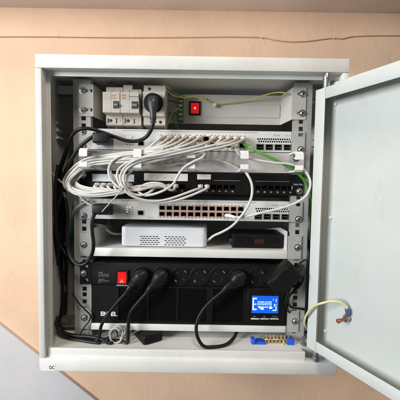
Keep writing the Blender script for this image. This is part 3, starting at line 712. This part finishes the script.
# display panel
c0, c1 = P(247.0, 321.3, yU), P(285.6, 289.5, yU)
dp = part('display_panel', MB().bev(c0.x, c1.x, yU-0.0016, yU-0.0001, c0.z, c1.z, 0.0006, 1), 'black_gloss', us)
c0, c1 = P(251.4, 312.6, yU), P(278.4, 295.8, yU)
sc = part('screen', MB().box(c0.x, c1.x, yU-0.0020, yU-0.0014, c0.z, c1.z), 'lcd', dp)
W_, H_ = c1.x-c0.x, c1.z-c0.z
seg = MB()
def sg(u0_, v0_, u1_, v1_): seg.box(c0.x+u0_*W_, c0.x+u1_*W_, yU-0.0023, yU-0.0019, c0.z+(1-v1_)*H_, c0.z+(1-v0_)*H_)
sg(0.03,0.12,0.075,0.82); sg(0.075,0.12,0.19,0.19); sg(0.075,0.46,0.17,0.51); sg(0.075,0.75,0.19,0.82)
def digit(u, v, ch, w_=0.055, h_=0.19, t=0.017):
    S_ = {'0':'abcdef','1':'bc','2':'abged','3':'abgcd','5':'afgcd','4':'fgbc','9':'abcdfg','8':'abcdefg'}[ch]
    for q_ in S_:
        if q_ == 'a': sg(u, v, u+w_, v+t*1.6)
        if q_ == 'd': sg(u, v+h_-t*1.6, u+w_, v+h_)
        if q_ == 'g': sg(u, v+h_/2-t*0.8, u+w_, v+h_/2+t*0.8)
        if q_ == 'f': sg(u, v, u+t, v+h_/2)
        if q_ == 'e': sg(u, v+h_/2, u+t, v+h_)
        if q_ == 'b': sg(u+w_-t, v, u+w_, v+h_/2)
        if q_ == 'c': sg(u+w_-t, v+h_/2, u+w_, v+h_)
for i, ch in enumerate('220'): digit(0.215+i*0.088, 0.32, ch, 0.066, 0.21, 0.015)
for i, ch in enumerate('220'): digit(0.50+i*0.088, 0.32, ch, 0.066, 0.21, 0.015)
sg(0.480,0.36,0.492,0.40); sg(0.480,0.46,0.492,0.50)
sg(0.24,0.60,0.32,0.66); sg(0.27,0.66,0.32,0.72); sg(0.34,0.62,0.45,0.80); sg(0.47,0.62,0.62,0.67); sg(0.66,0.60,0.75,0.74); sg(0.75,0.66,0.79,0.70)
sg(0.78,0.80,0.93,0.85); sg(0.90,0.58,0.93,0.80); sg(0.90,0.16,0.925,0.34); sg(0.79,0.18,0.82,0.24); sg(0.84,0.46,0.88,0.60); sg(0.92,0.44,0.94,0.52)
part('segments', seg, 'lcd_segment', sc, False)
for k, (px, tx) in enumerate(((253,'ESC'),(263,'SEL'),(272,'ENTER'))):
    q_ = P(px, 316.9, yU); lettering(tx, (q_.x, yU-0.0017, q_.z), 0.0038, 'print_dim', dp)
for k in range(3):
    q0, q1 = P(250.6+k*9.6, 318.9, yU), P(259.4+k*9.6, 317.9, yU)
    part('button', MB().bev(q0.x, q1.x, yU-0.0030, yU-0.0015, q0.z, q1.z, 0.0005, 1), 'print_white', dp)

# support shelf of the battery unit
ss = thing('support_shelf', 'light grey support shelf under the black battery unit', 'shelf', (0, 0.12, -0.3262))
part('front_lip', MB().bev(-0.2165, 0.2120, -0.0060, -0.0010, -0.3262, -0.3118, 0.0012), 'powder', ss)
part('deck', MB().box(-0.2140, 0.2100, 0.0, 0.25, -0.3140, -0.3122), 'powder', ss)
for sx in (-1, 1):
    xa, xb = (-0.2410, -0.2170) if sx < 0 else (0.2125, 0.2410)
    part('ear', MB().plate(xa, xb, -0.3262, -0.2780, -0.0030, -0.0014, []), 'rail', ss)
    zz = P(84, 317, 0).z if sx < 0 else P(296.5, 320.5, 0).z
    screw((sx*0.2325, -0.0030, zz), ss, 0.1)
c = P(299.5, 319.8, -0.008); part('screw_wing', MB().bev(c.x-0.007, c.x+0.004, -0.0105, -0.0085, c.z-0.0012, c.z+0.0012, 0.0006, 1), 'zinc', ss)

# ---------------------------------------------------------------- patch cables
def rj45(tip, parent, boot='plug_clear', drop=0.0):
    """clear plug seated in a port at tip (world), with a boot pointing to the camera"""
    t = Vector(tip)
    b_ = part('plug', MB().bev(t.x-0.0054, t.x+0.0054, t.y-0.010, t.y+0.009, t.z-0.0040, t.z+0.0040, 0.0006, 1), 'plug_clear', parent)
    part('boot', MB().tube([(t.x, t.y-0.0095, t.z), (t.x, t.y-0.015, t.z-0.0005), (t.x, t.y-0.0235, t.z-0.002)], [(0.0038,0.0050),(0.0038,0.0048),(0.0029,0.0031)], 10, 4, flat=(0,0,1)), boot, b_)
    part('latch', MB().box(t.x-0.0020, t.x+0.0020, t.y-0.0110, t.y+0.004, t.z+0.0041, t.z+0.0049), 'plug_clear', b_)
def sw_port(zt, i, j): return Vector((PX0+PITCHX*i, -0.003, zt-(0.0178, 0.0308)[j]))
def pp_port(g, k): return Vector((groups[g][0]+k*0.01385, -0.0035, zpt))
def patch(label, start, end, mid, mt='cable_white', group=None, r=0.0026):
    """start / end: port positions; mid: measured points"""
    w_ = []
    if start is not None: w_ += [start+Vector((0,-0.018,-0.0012)), start+Vector((0,-0.026,-0.0028))]
    w_ += [P(p[0]+random.uniform(-0.6, 0.6), p[1]+random.uniform(-0.45, 0.45), p[2]+random.uniform(-0.0015, 0.0015)) for p in mid]
    if end is not None: w_ += [end+Vector((0,-0.026,-0.0028)), end+Vector((0,-0.018,-0.0012))]
    o = solo('patch_cable', MB().tube(w_, r, 12, 7), mt, label, 'patch cable', w_[0], group)
    if start is not None: rj45(start, o)
    if end is not None: rj45(end, o)
    return o
G = 'white patch cables looping out to the left of the rack'
LG = ['outermost white patch cable of the big loop at the left rail', 'second white patch cable from the outside of the left loop', 'third white patch cable from the outside of the left loop', 'third white patch cable from the inside of the left loop', 'second white patch cable from the inside of the left loop', 'innermost white patch cable of the big loop at the left rail']
for k in range(6):
    i, j = ((0,0),(1,0),(2,0),(0,1),(3,0),(1,1))[k]
    e = (0, k)
    o1, o2 = random.uniform(-0.8, 0.8), random.uniform(-0.8, 0.8)
    ys = -0.018-0.0045*(k % 3)
    st_ = sw_port(SW1T, i, j); px = 162+7.15*i; py = 138.5+6*j
    mid = [(px-9, py+5.5, -0.038-0.002*k), (146-k*1.5, 149.5+k*0.8+o1*0.5, -0.036), (124, 153.6+k*1.05+o1, -0.030+ys*0.2), (104, 156.0+k*1.15+o2, -0.026), (86, 159.5+k*1.2, -0.024+0.002*k),
           (72+k*1.9, 168.8+k*1.0+o2*0.5, ys), (63.5+k*2.5, 180.5+k*0.2, ys+0.006), (66.5+k*2.5, 189.0-k*0.9, ys), (78+k*2.2, 193.6-k*1.1+o1*0.4, ys-0.008), (93+k*1.5, 193.8-k*1.0, -0.036)]
    ex = P(99, 186, 0).x+k*0.01385
    mid += [(101+k*5.2, 191.5-k*0.2, -0.038)]
    patch(LG[k], st_, pp_port(*e), mid, ('cable_white','cable_cream','cable_white')[k % 3], G)
for k, (i, j, lab) in enumerate(((5,1,'thin white patch cable lying highest in the bundle through the left ring'),(4,0,'thin white patch cable slack under the left loop bundle'),(11,0,'long white patch cable from the last upper port across all rings to the left'))):
    px = 162+7.15*i; py = 138.5+6*j
    mid = [(px-8, py+5, -0.046), (min(px-22, 190), 149.5+k*1.8, -0.052), (152, 153.5+k*2.0, -0.044), (128, 156.5+k*2.6, -0.036), (106, 158.5+k*2.6, -0.034), (88, 161.5+k*2.6, -0.030), (74.5+k, 171+k*1.5, -0.034), (66.5+k*1.4, 183.0, -0.030), (72, 192.2-k, -0.032), (90, 196.4-k*1.6, -0.040), (112, 195.0-k*2, -0.044), (130, 191.5-k, -0.040), (140, 188, -0.030), (146, 185, -0.012)]
    patch(lab, sw_port(SW1T, i, j), None, mid, ('cable_cream','cable_white','cable_grey')[k] if k < 2 else 'cable_white', None, 0.0023)
# the loops in the middle, gathered by a tie
patch('white patch cable of the leftmost middle loop ending in the second label group', sw_port(SW1T,4,1), pp_port(1,0),
      [(183,148,-0.045),(165,151.5,-0.046),(140,153.5,-0.040),(121,156.0,-0.036),(111.5,162,-0.038),(109,171,-0.040),(112.5,181,-0.042),(121,188.5,-0.045),(132,190.6,-0.045),(143,189.6,-0.042)])
patch('second white patch cable of the middle loops bending up into the panel', sw_port(SW1T,5,0), pp_port(1,1),
      [(188,145,-0.046),(168,150.5,-0.052),(147,156,-0.046),(128,162.5,-0.042),(118.5,170,-0.043),(117,179,-0.044),(121.5,187,-0.050),(131,193.5,-0.048),(142,195,-0.046),(151,192,-0.042)])
patch('white patch cable hanging lowest and ending at the right plug of the third group', sw_port(SW1T,9,0), pp_port(2,1),
      [(218,143.5,-0.046),(195,150,-0.055),(168,155.5,-0.056),(146,159,-0.050),(131,165.5,-0.048),(124.5,174,-0.049),(124.5,184,-0.052),(130,193.5,-0.053),(141,200,-0.050),(156,203,-0.046),(173,201,-0.044),(190,195.5,-0.042),(202,191,-0.038)])
patch('white patch cable just above the lowest one ending at the third group', sw_port(SW1T,7,0), pp_port(2,0),
      [(205,143.5,-0.050),(185,149,-0.058),(160,154.5,-0.060),(140,158.5,-0.054),(126,166,-0.050),(120.5,175,-0.050),(121.5,185,-0.054),(129,194,-0.055),(140,199,-0.053),(154,201.2,-0.049),(170,198.6,-0.047),(185,193.5,-0.044),(195,189.8,-0.040)], 'cable_cream')
patch('white patch cable crossing the middle ring down to the gathered loops', sw_port(SW1T,6,1), pp_port(1,3),
      [(207,150,-0.045),(203,157,-0.048),(194,161.5,-0.050),(185,166.5,-0.050),(179.5,173,-0.048),(174,183,-0.047),(165,190.2,-0.047),(152,194.5,-0.046),(143,195.2,-0.044),(138,190,-0.040),(146,184.2,-0.036),(160,184.0,-0.035)])
patch('thick cream patch cable from the upper right ports down to the left', sw_port(SW1T,10,0), pp_port(1,2),
      [(232,141,-0.044),(212,146.5,-0.050),(190,152,-0.052),(166,158,-0.048),(147,163,-0.042),(133,170,-0.036),(127,178,-0.038),(130,187,-0.042),(142,189,-0.044),(152,187.5,-0.040)], 'cable_cream')
patch('cream patch cable from the middle ports running left under the others', sw_port(SW1T,3,1), pp_port(1,4),
      [(178,150.5,-0.040),(160,155,-0.042),(140,160,-0.036),(120,162,-0.026),(110,167,-0.030),(113,178,-0.036),(124,187.5,-0.040),(142,186.0,-0.040),(160,185.5,-0.038),(172,190,-0.034)], 'cable_cream')
patch('white patch cable bending sharply below the eighth port of the upper switch', sw_port(SW1T,8,0), None,
      [(214,145.5,-0.034),(208,150.5,-0.034),(199,155.5,-0.030),(189,157.5,-0.026),(178,159.5,-0.022),(163,158,-0.020),(150,160,-0.018),(130,161,-0.016),(112,164,-0.014),(96,165.5,-0.012)])
patch('white patch cable drooping inside the organizer between two rings', sw_port(SW1T,2,1), None,
      [(172,151,-0.034),(160,156.5,-0.026),(150,162.5,-0.016),(160,164.8,-0.014),(172,165.2,-0.013),(180,162.8,-0.014),(189,163.5,-0.014),(200,160.5,-0.012),(216,160,-0.010),(232,165,-0.010),(242,170,-0.014)], 'cable_cream')
patch('short white patch cable from the eleventh column into the right-hand ring', sw_port(SW1T,10,1), None,
      [(236,149.5,-0.034),(240,154.5,-0.034),(247,157.5,-0.032),(258,160.5,-0.034),(275,162.5,-0.036),(290,164,-0.034),(303,169.5,-0.038),(309.8,178,-0.042),(310.5,186,-0.044),(306,195.5,-0.046),(296,203,-0.048),(282,208.2,-0.048),(262,213,-0.044),(246,216.3,-0.036),(236,217.6,-0.030)])
# its plug in the lower switch
patch_end = bpy.data.objects['patch_cable.%03d' % (len([o for o in bpy.data.objects if o.name.startswith('patch_cable')])-1)]
t = sw_port(SW2T, 9, 1); pw = P(231, 216.6, -0.028)
part('plug', MB().tube([(P(226.5,215.4,-0.008)), P(229.5,215.9,-0.018), P(236,217.6,-0.030)], [(0.0042,0.0054),(0.0042,0.0052),(0.0030,0.0032)], 10, 3, flat=(0,0,1)), 'plug_clear', patch_end)
cable('patch_cable', 'single white cable dropping from the right ring past the lower switch to the modem', [(243,169,-0.020),(247,174,-0.036),(251.4,183,-0.040),(252,194,-0.042),(248.5,205,-0.042),(241,216.5,-0.038),(232,226,-0.022),(222,232,-0.002),(214,235.6,0.012),(207,240.6,0.030),(200,241,0.06)], 0.0027, 'cable_white', 'patch cable', n=12)
cable('green_patch_cable', 'bright green patch cable running from the upper switch behind the right rings', [(245.2,144.5,0.0),(248,146.5,-0.026),(256,150.5,-0.032),(266,155.5,-0.034),(278,161,-0.030),(290,168,-0.024),(300,175.5,-0.018),(306.5,184,-0.008),(309.5,196,0.004),(311,212,0.02),(311,235,0.04),(310,262,0.06)], 0.0030, 'cable_green', 'patch cable', n=12)
gp = bpy.data.objects['green_patch_cable']
part('plug', MB().tube([P(245.0,144.2,0.0), P(246.3,145.4,-0.014), P(251,148.2,-0.029)], [(0.0044,0.0055),(0.0044,0.0052),(0.0031,0.0033)], 10, 3, flat=(0,0,1)), 'cable_green', gp)
cable('green_patch_cable', 'second green cable hanging beside the right rail behind the first', [(286,163.5,-0.012),(297,168.5,-0.010),(305,176,0.0),(310,188,0.014),(312.5,205,0.03),(312.5,240,0.05),(311,268,0.06)], 0.0028, 'cable_green', 'patch cable', n=12)
cable('cable_tie', 'thin pale tie tail slanting down across the lower switch', [(122.5,187.5,-0.060),(121.5,190,-0.060),(116,196.5,-0.056),(108.5,204.5,-0.050),(101,213,-0.044)], 0.0013, 'cable_grey', 'cable tie', n=8)
cable('cable_tie', 'white tie wrapped round the gathered middle loops', [(119.6,186.5,-0.052),(121.5,185.5,-0.059),(124,187.0,-0.060),(126,190,-0.058)], 0.0016, 'cable_white', 'cable tie', n=8)
cable('network_cable', 'grey cable from the left loop drooping to the lower power plug', [(77,190,-0.012),(80,196,-0.016),(86,202,-0.018),(94,206,-0.020),(98,206.5,-0.016)], 0.0028, 'cable_grey', 'cable', n=12)
cable('network_cable', 'short grey cable curling below the left loop on the rail', [(90,201,-0.010),(80,205,-0.010),(74,211,-0.006),(71,220,0.010)], 0.0022, 'cable_grey', 'cable', n=12)
cable('network_cable', 'grey cable entering the modem from the left end of the shelf', [(88,222,0.03),(95,224.4,0.03),(103,225.8,0.035),(107,230,0.035),(112,233.4,0.05),(121,234,0.075),(130,234.3,0.09)], 0.0027, 'cable_grey', 'cable', n=12)
cable('network_cable', 'grey cable hanging in the left side gap beside the rail', [(64,192,-0.006),(66,200,-0.004),(68.5,212,0.0),(68,228,0.01),(66,245,0.02)], 0.0024, 'cable_grey', 'cable', n=12)
cable('network_cable', 'grey cable stub in the dark gap left of the loops', [(51,172,-0.01),(55,176.5,-0.012),(60,181,-0.012),(66,186,-0.012)], 0.0020, 'cable_grey', 'cable', n=10)
# ---------------------------------------------------------------- power cords
def cord(label, pts, r=0.0036, name='power_cable', mt='black_rubber'):
    o, w_ = cable(name, label, pts, r, mt, 'power cord', None, 12, 8); return o
c1_ = cord('black power cord from the rail socket sweeping left past the upper switch', [(153.2,118,-0.040),(153,124,-0.040),(150.5,131,-0.036),(145.5,137.5,-0.030),(137,141,-0.027),(127,140.8,-0.026),(114,136.5,-0.028),(101,131.8,-0.034),(89,128.6,-0.040),(80,129.2,-0.040),(73.5,133.5,-0.032),(68.5,144,-0.020),(64.5,157,-0.010),(60,172,0.0),(57.5,190,0.01),(57,215,0.03),(58,250,0.05)], 0.0038)
pc = P(152.6, 102.5, -0.020)
part('plug', MB().lathe((sc_.x, -0.0088, sc_.z), (0,-1,0), [(0,0.0180),(0.010,0.0180),(0.0125,0.0165),(0.0130,0.012)], 28), 'black', c1_)
part('plug_grip', MB().tube([P(152.8,97.5,-0.030), P(152.8,102,-0.034), P(152.9,108,-0.036), P(153.1,112.5,-0.038), P(153.2,118.5,-0.040)], [(0.006,0.0095),(0.009,0.0110),(0.0085,0.0098),(0.0065,0.0068),(0.0055,0.0060)], 16, 4, flat=(0,1,0)), 'plug_grey', c1_)
for k in range(4):
    q_ = P(153.15, 113.5+k*2.5, -0.0385); part('strain_relief', MB().lathe(q_, (0.03,0.08,-1), [(0,0.0066),(0.0030,0.0064)], 14), 'plug_grey', c1_)
def inlet_plug(cx, cy, tail, label):
    q_ = P(cx, cy, -0.022); o = cord(label, tail, 0.0038)
    part('plug', MB().bev(q_.x-0.0165, q_.x+0.0165, -0.046, -0.0062, q_.z-0.0105, q_.z+0.0105, 0.0035, 3), 'black_rubber', o)
    part('plug_neck', MB().tube([P(cx-4,cy-0.5,-0.036), P(tail[0][0],tail[0][1],tail[0][2]), P(tail[1][0],tail[1][1],tail[1][2])], [(0.0075,0.0085),(0.006,0.0065),(0.0044,0.0044)], 14, 4), 'black_rubber', o)
    return o
inlet_plug(103.8, 139.2, [(97,136.5,-0.038),(92.5,137.2,-0.040),(86,141.5,-0.038),(78,149.5,-0.030),(71,160,-0.022),(65,171.5,-0.016),(60.5,184,-0.006),(58.5,200,0.006),(58,222,0.02),(57,252,0.04)], 'black power cord plugged into the left end of the upper switch')
inlet_plug(103.4, 208.6, [(97,210.5,-0.038),(94.6,213.8,-0.040),(92.0,222,-0.042),(92.4,233,-0.042),(93.6,244,-0.040),(92,254,-0.036),(86.5,262.8,-0.032),(80,265,-0.030),(73.5,261,-0.026),(68.8,251,-0.020),(67.2,236,-0.012),(67.5,216,-0.008),(65,198,-0.004),(60,186,0.004),(56,175,0.02)], 'black power cord looping down beside the shelf from the lower switch')
cord('thin black cord crossing the left gap towards the loop beside the shelf', [(51.5,233,0.03),(55,239,0.02),(60,245,0.010),(66,254,0.0),(72,263,0.0),(78,272,0.02)], 0.0028)
cord('black cord hanging along the left cabinet wall', [(56,178,0.04),(55.5,200,0.035),(56,230,0.03),(57,262,0.03),(56,300,0.03),(57,322,0.02),(63,333,0.0)], 0.0034)
cord('black cord hanging in the left gap next to the rail', [(63,172,0.04),(61,195,0.05),(63,225,0.05),(62,255,0.05),(61,290,0.05),(63,322,0.04)], 0.0034)
cord('black cord bunched in the left gap behind the white loops', [(66,150,0.02),(60,168,0.015),(57,186,0.01),(56,205,0.01),(58,226,0.015),(57,250,0.02),(58,280,0.03)], 0.0036)
cord('black cord crossing the bunch in the left gap', [(72,160,0.03),(65,180,0.0),(61,196,-0.006),(57,212,-0.006),(55,232,0.0),(57,255,0.01),(63,275,0.03)], 0.0036)
cord('black cord nearest the opening edge in the left gap', [(58,165,-0.012),(55.5,185,-0.018),(55,205,-0.018),(56,228,-0.016),(58.5,246,-0.012),(58,265,0.0)], 0.0034)
cable('green_patch_cable', 'dark green cable hanging down the left cabinet wall', [(58,205,0.10),(57.5,240,0.08),(59.5,262,0.06),(59,285,0.05),(57,310,0.05),(58,335,0.05)], 0.0030, 'wire_green', 'patch cable', n=10)

def schuko(label, c, direction, tail, wide=0.0185):
    """round plug with a side-leaving grip pushed into a strip socket"""
    c = Vector(c); d_ = Vector(direction).normalized()
    o = cord(label, tail, 0.0036)
    part('plug', MB().lathe((c.x, yD-0.0012, c.z), (0,-1,0), [(0,0.0178),(0.011,0.0178),(0.0145,0.0165),(0.0155,0.012)], 28), 'black_rubber', o)
    e = P(*tail[0]); e2 = P(*tail[1])
    s0 = c-d_*0.016; s0.y = yD-0.0150
    part('plug_grip', MB().tube([s0, c+Vector((0,-0.0185-(c.y-yD),0)), c+d_*0.016+Vector((0,-0.0200,0)), e, e2], [(0.0035,0.0075),(0.0065,0.0150),(0.0075,0.0120),(0.0062,0.0068),(0.0042,0.0042)], 16, 5, flat=(0,1,0)), 'black_rubber', o)
    return o
schuko('black power cord from the first socket running down across the logo', socks[0], (-0.75,0,-0.66), [(130.5,287.0,-0.030),(126,293,-0.030),(118.6,301,-0.028),(108.6,313.6,-0.026),(101.5,325,-0.024),(97.5,340,-0.026),(89,346,-0.022),(76,343,-0.01),(66,337,0.0)])
schuko('black power cord from the second socket hanging to the cabinet floor', socks[1], (-0.70,0,-0.71), [(150.6,287.5,-0.030),(146,293.5,-0.030),(137.5,303,-0.028),(130.8,312,-0.027),(128.6,322,-0.026),(128,334,-0.028),(127,346,-0.028),(119,350,-0.022),(108,351,-0.018)])
schuko('black power cord from the sixth socket hanging in a wide loop', socks[5], (-0.80,0,-0.6), [(227.5,286.6,-0.030),(222.5,291.5,-0.030),(210.5,301.5,-0.030),(201.5,312,-0.032),(196.6,324,-0.036),(197.2,336,-0.040),(203.5,346,-0.042),(214,349.6,-0.040),(226,345.4,-0.030),(233.5,338.2,-0.012),(237,331,0.010),(238.5,328,0.04)])
# cords lying on the floor, lower left
cord('black cord lying in a wide bow on the cabinet floor at the left', [(52.5,316,0.01),(57,325,0.0),(64,332.5,-0.008),(76,335.6,-0.014),(90,336.6,-0.020),(101,339,-0.026),(108.5,343.5,-0.030),(111.5,349.5,-0.030),(110,352.5,-0.020)], 0.0036)
cord('second black cord bowing below the first on the cabinet floor', [(53,322,0.0),(60,333,-0.008),(70,340.5,-0.014),(82,347,-0.022),(92,349,-0.028),(99.5,345.5,-0.030),(97,340.5,-0.022),(88,339,-0.014),(78,342,-0.008)], 0.0034)
cord('thin black wire curving over the lower left rail', [(72,293,0.004),(75,297,-0.008),(79,303.5,-0.010),(85.5,310,-0.010),(90.6,316,-0.010),(88.8,321.5,-0.010),(84.5,327,-0.012),(80,334,-0.014),(75.5,343,-0.016),(73,350,-0.014)], 0.0016)
cord('thin black wire lying behind the grey coil', [(113,331,0.0),(109,336.5,-0.006),(104,341,-0.010),(97,346.5,-0.014),(90,351,-0.016)], 0.0016)
cord('short thin black wire sticking up beside the grey coil', [(116,329.5,0.0),(117.4,334,-0.006),(118,341,-0.014),(119.5,348,-0.020)], 0.0013)
# small grey coil
cc = P(117.0, 346.4, -0.022); pts = []
for k in range(40):
    t_ = k/39*2*math.pi*2.6+1.0; rr_ = 0.0135+0.0030*math.sin(k*0.9)+0.0022*k/39
    pts.append(Vector((cc.x+rr_*1.12*math.cos(t_), cc.y-0.010+0.020*k/39, cc.z-0.002+rr_*math.sin(t_)+0.004)))
zmin = min(p.z for p in pts)
for p in pts: p.z += FLOOR+0.0025-zmin
solo('wire_coil', MB().tube(pts, 0.0021, 10, 4), 'cable_grey', 'small coil of grey wire standing on the cabinet floor', 'coil', (cc.x, cc.y, FLOOR))
cord('short grey wire end leaving the coil to the right', [(123,351,-0.030),(127,343,-0.028),(131,336,-0.022),(135,332,-0.014),(141,330,-0.006)], 0.0011, 'wire', 'cable_grey')
cord('pale wire scrap lying among the black cords on the floor', [(92,346.5,-0.020),(97,343.4,-0.026),(101.5,346.5,-0.026),(106.5,343.0,-0.024)], 0.0018, 'wire', 'cable_grey')

# ---------------------------------------------------------------- adapters
br = bpy.data.objects.new('power_brick', None); COL.objects.link(br); br.empty_display_size = 0.01
bp_ = P(152, 351.0, -0.030); br.location = (-0.1005, 0.0155, FLOOR+0.0002); br.rotation_euler = (0, 0, R(33)); ORG[br.name] = Vector((0,0,0))
tag(br, 'black mains power brick lying on the cabinet floor', 'power adapter')
part('body', rounded_box(-0.0230, 0.0230, -0.046, 0.046, 0.0, 0.0192, 0.007, 0.004), 'black', br)
part('label_recess', MB().bev(-0.013, 0.013, -0.036, 0.010, 0.0188, 0.0196, 0.0003, 1), 'black_matt', br)
part('seam', MB().box(-0.0232, 0.0232, -0.0385, 0.0385, 0.0100, 0.0106), 'cavity', br)
part('cord_boot', MB().tube([(0.0,0.044,0.010),(0.0,0.054,0.010),(-0.002,0.066,0.009)], [0.006,0.0045,0.003], 12, 4), 'black_rubber', br)
ad = bpy.data.objects.new('plug_adapter', None); COL.objects.link(ad); ad.empty_display_size = 0.01
yA = -0.064; A_, B_, C_ = P(266.8,283.6,yA), P(291.0,262.4,yA), P(305.0,276.0,yA)
ang = math.atan2(B_.z-A_.z, B_.x-A_.x); ln = (B_-A_).length; hh = 0.0400
ad.location = (A_.x, yA, A_.z); ad.rotation_euler = (0, -ang, 0); ORG[ad.name] = Vector((0,0,0))
tag(ad, 'bulky black plug adapter hanging askew in the last socket of the power strip', 'power adapter')
part('body', MB().bev(0.0, ln, 0.0, 0.038, -hh, 0.0, 0.0028, 3), 'black', ad)
part('face_panel', MB().bev(0.004, ln-0.004, -0.0006, 0.0006, -hh+0.004, -0.004, 0.0004, 1), 'black_gloss', ad)
part('plug_disc', MB().lathe((ln*0.38, 0.0382, -hh*0.42), (0,1,0), [(0,0.0175),(0.0188,0.0175)], 24), 'black', ad)
part('cord_boot', MB().tube([(ln-0.002,0.020,-hh+0.010),(ln+0.008,0.021,-hh+0.010),(ln+0.016,0.022,-hh+0.011)], [0.006,0.0045,0.003], 12, 3), 'black_rubber', ad)
cord('thin black cord from the askew adapter up over the right rail', [(296.5,268.5,-0.044),(299.5,264.0,-0.040),(303.5,260.6,-0.030),(307.8,260.0,-0.010),(311,258,0.02),(312,250,0.05)], 0.0019)
cord('black cord falling from the askew adapter beside the right rail', [(303.5,276,-0.038),(301,284,-0.034),(294,290.5,-0.026),(289.5,296,-0.020),(288.2,303,-0.014),(291.5,307.2,-0.012),(299,308.6,-0.012),(306,309.4,-0.004),(311,309,0.02)], 0.0024)
cord('second black cord behind the adapter near the battery unit corner', [(292,284,-0.018),(289.6,290,-0.016),(286.5,297,-0.014),(285.6,304,-0.012),(287.6,309.5,-0.010),(290,314,0.004)], 0.0022)
cord('black cord hanging in the gap right of the rail', [(309.5,240,0.05),(310.5,262,0.04),(309.5,285,0.04),(308.5,310,0.03),(307,335,0.03)], 0.0034)

# ---------------------------------------------------------------- earth bar on the floor, earth wire of the door
yE = -0.012
e0, e1 = P(266.5, 339.4, yE), P(288.5, 338.6, yE)
eb = thing('earth_bar', 'brass screw terminal bar on blue plastic feet on the cabinet floor', 'terminal bar', ((e0.x+e1.x)/2, yE, FLOOR))
part('bar', MB().bev(e0.x-0.004, e1.x+0.004, yE-0.0035, yE+0.0035, e0.z-0.0060, e0.z+0.0030, 0.0008, 1), 'brass', eb)
for k in range(7):
    x = e0.x+(e1.x-e0.x)*k/6
    part('terminal_screw', MB().lathe((x, yE, e0.z+0.0028), (0,0,1), [(0,0.0023),(0.0042,0.0023),(0.0060,0.0026),(0.0070,0.0020)], 10), 'brass', eb)
    part('terminal_hole', MB().lathe((x, yE-0.0034, e0.z-0.0018), (0,-1,0), [(0,0.0018),(0.0004,0.0018)], 10), 'cavity', eb)
for (x, wv) in ((e0.x-0.014, 0.0110), (e1.x+0.003, 0.0075)):
    hgt = e0.z+(-0.001 if x < e1.x-0.01 else 0.006)
    ft = part('insulator_foot', MB().prism([(x-wv, FLOOR+0.0002), (x+wv, FLOOR+0.0002), (x+wv, hgt-0.003), (x+wv*0.4, hgt), (x-wv*0.7, hgt), (x-wv, hgt-0.004)], yE-0.009, yE+0.007), 'blue_plastic', eb)
part('insulator_foot', MB().bev(e0.x-0.034, e0.x-0.0255, yE-0.010, yE+0.006, FLOOR+0.0002, FLOOR+0.011, 0.001, 1), 'blue_plastic', eb)
cable('wire', 'pale green wire rising from the right end of the earth bar', [(282.5,349.5,-0.022),(283.2,345,-0.020),(284,341,-0.016)], 0.0012, 'earth_pale', 'wire')
# yellow earth wire from the cabinet to the door
L0 = on_door(346.6, 318.0, DD-0.004)
pw = [P(309,330,-0.012), P(305.4,326,-0.030), P(304.6,321,-0.044), P(307.2,313.5,-0.060), P(313.5,306.5,-0.074)]
pw += [on_door(322,303.2,-0.010), on_door(331,301.4,0.000), on_door(340,302.4,0.010), on_door(346,307.4,0.018), on_door(347.2,311.2,0.0195)]
ew = solo('earth_wire', MB().tube(pw, 0.0022, 10, 8), 'earth_pale', 'yellow earth wire arching from the cabinet to the open door', 'wire', pw[0])
g0, g1 = on_door(346.8,308.6,0.0185), on_door(347.6,314.2,0.0200)
part('sleeve', MB().tube([g0, (g0+g1)/2, g1], [0.0036,0.0038,0.0034], 12, 2), 'lug_blue', ew)
part('lug', MB().lathe(L0+dn*0.002, -dn, [(0,0.0078),(0.0012,0.0078),(0.0013,0.0040),(0.004,0.0040)], 20), 'zinc', ew)
part('lug_neck', MB().tube([g1, (g1+L0)/2, L0+dn*0.001], [(0.0030,0.0030),(0.0020,0.0042),(0.0012,0.0055)], 10, 2), 'zinc', ew)
n0 = on_door(346.2,318.8,DD-0.006); n1 = n0-dn*0.020
part('stud', MB().tube([n0+dn*0.006, n1], 0.0033, 12, 1), 'copper', ew)
part('nut', MB().lathe(n0+dn*0.002, -dn, [(0,0.0068),(0.005,0.0068)], 6), 'zinc', ew)
part('stud_end', MB().lathe(n1, -dn, [(0,0.0042),(0.0035,0.0040),(0.0045,0.0028)], 12), 'copper', ew)
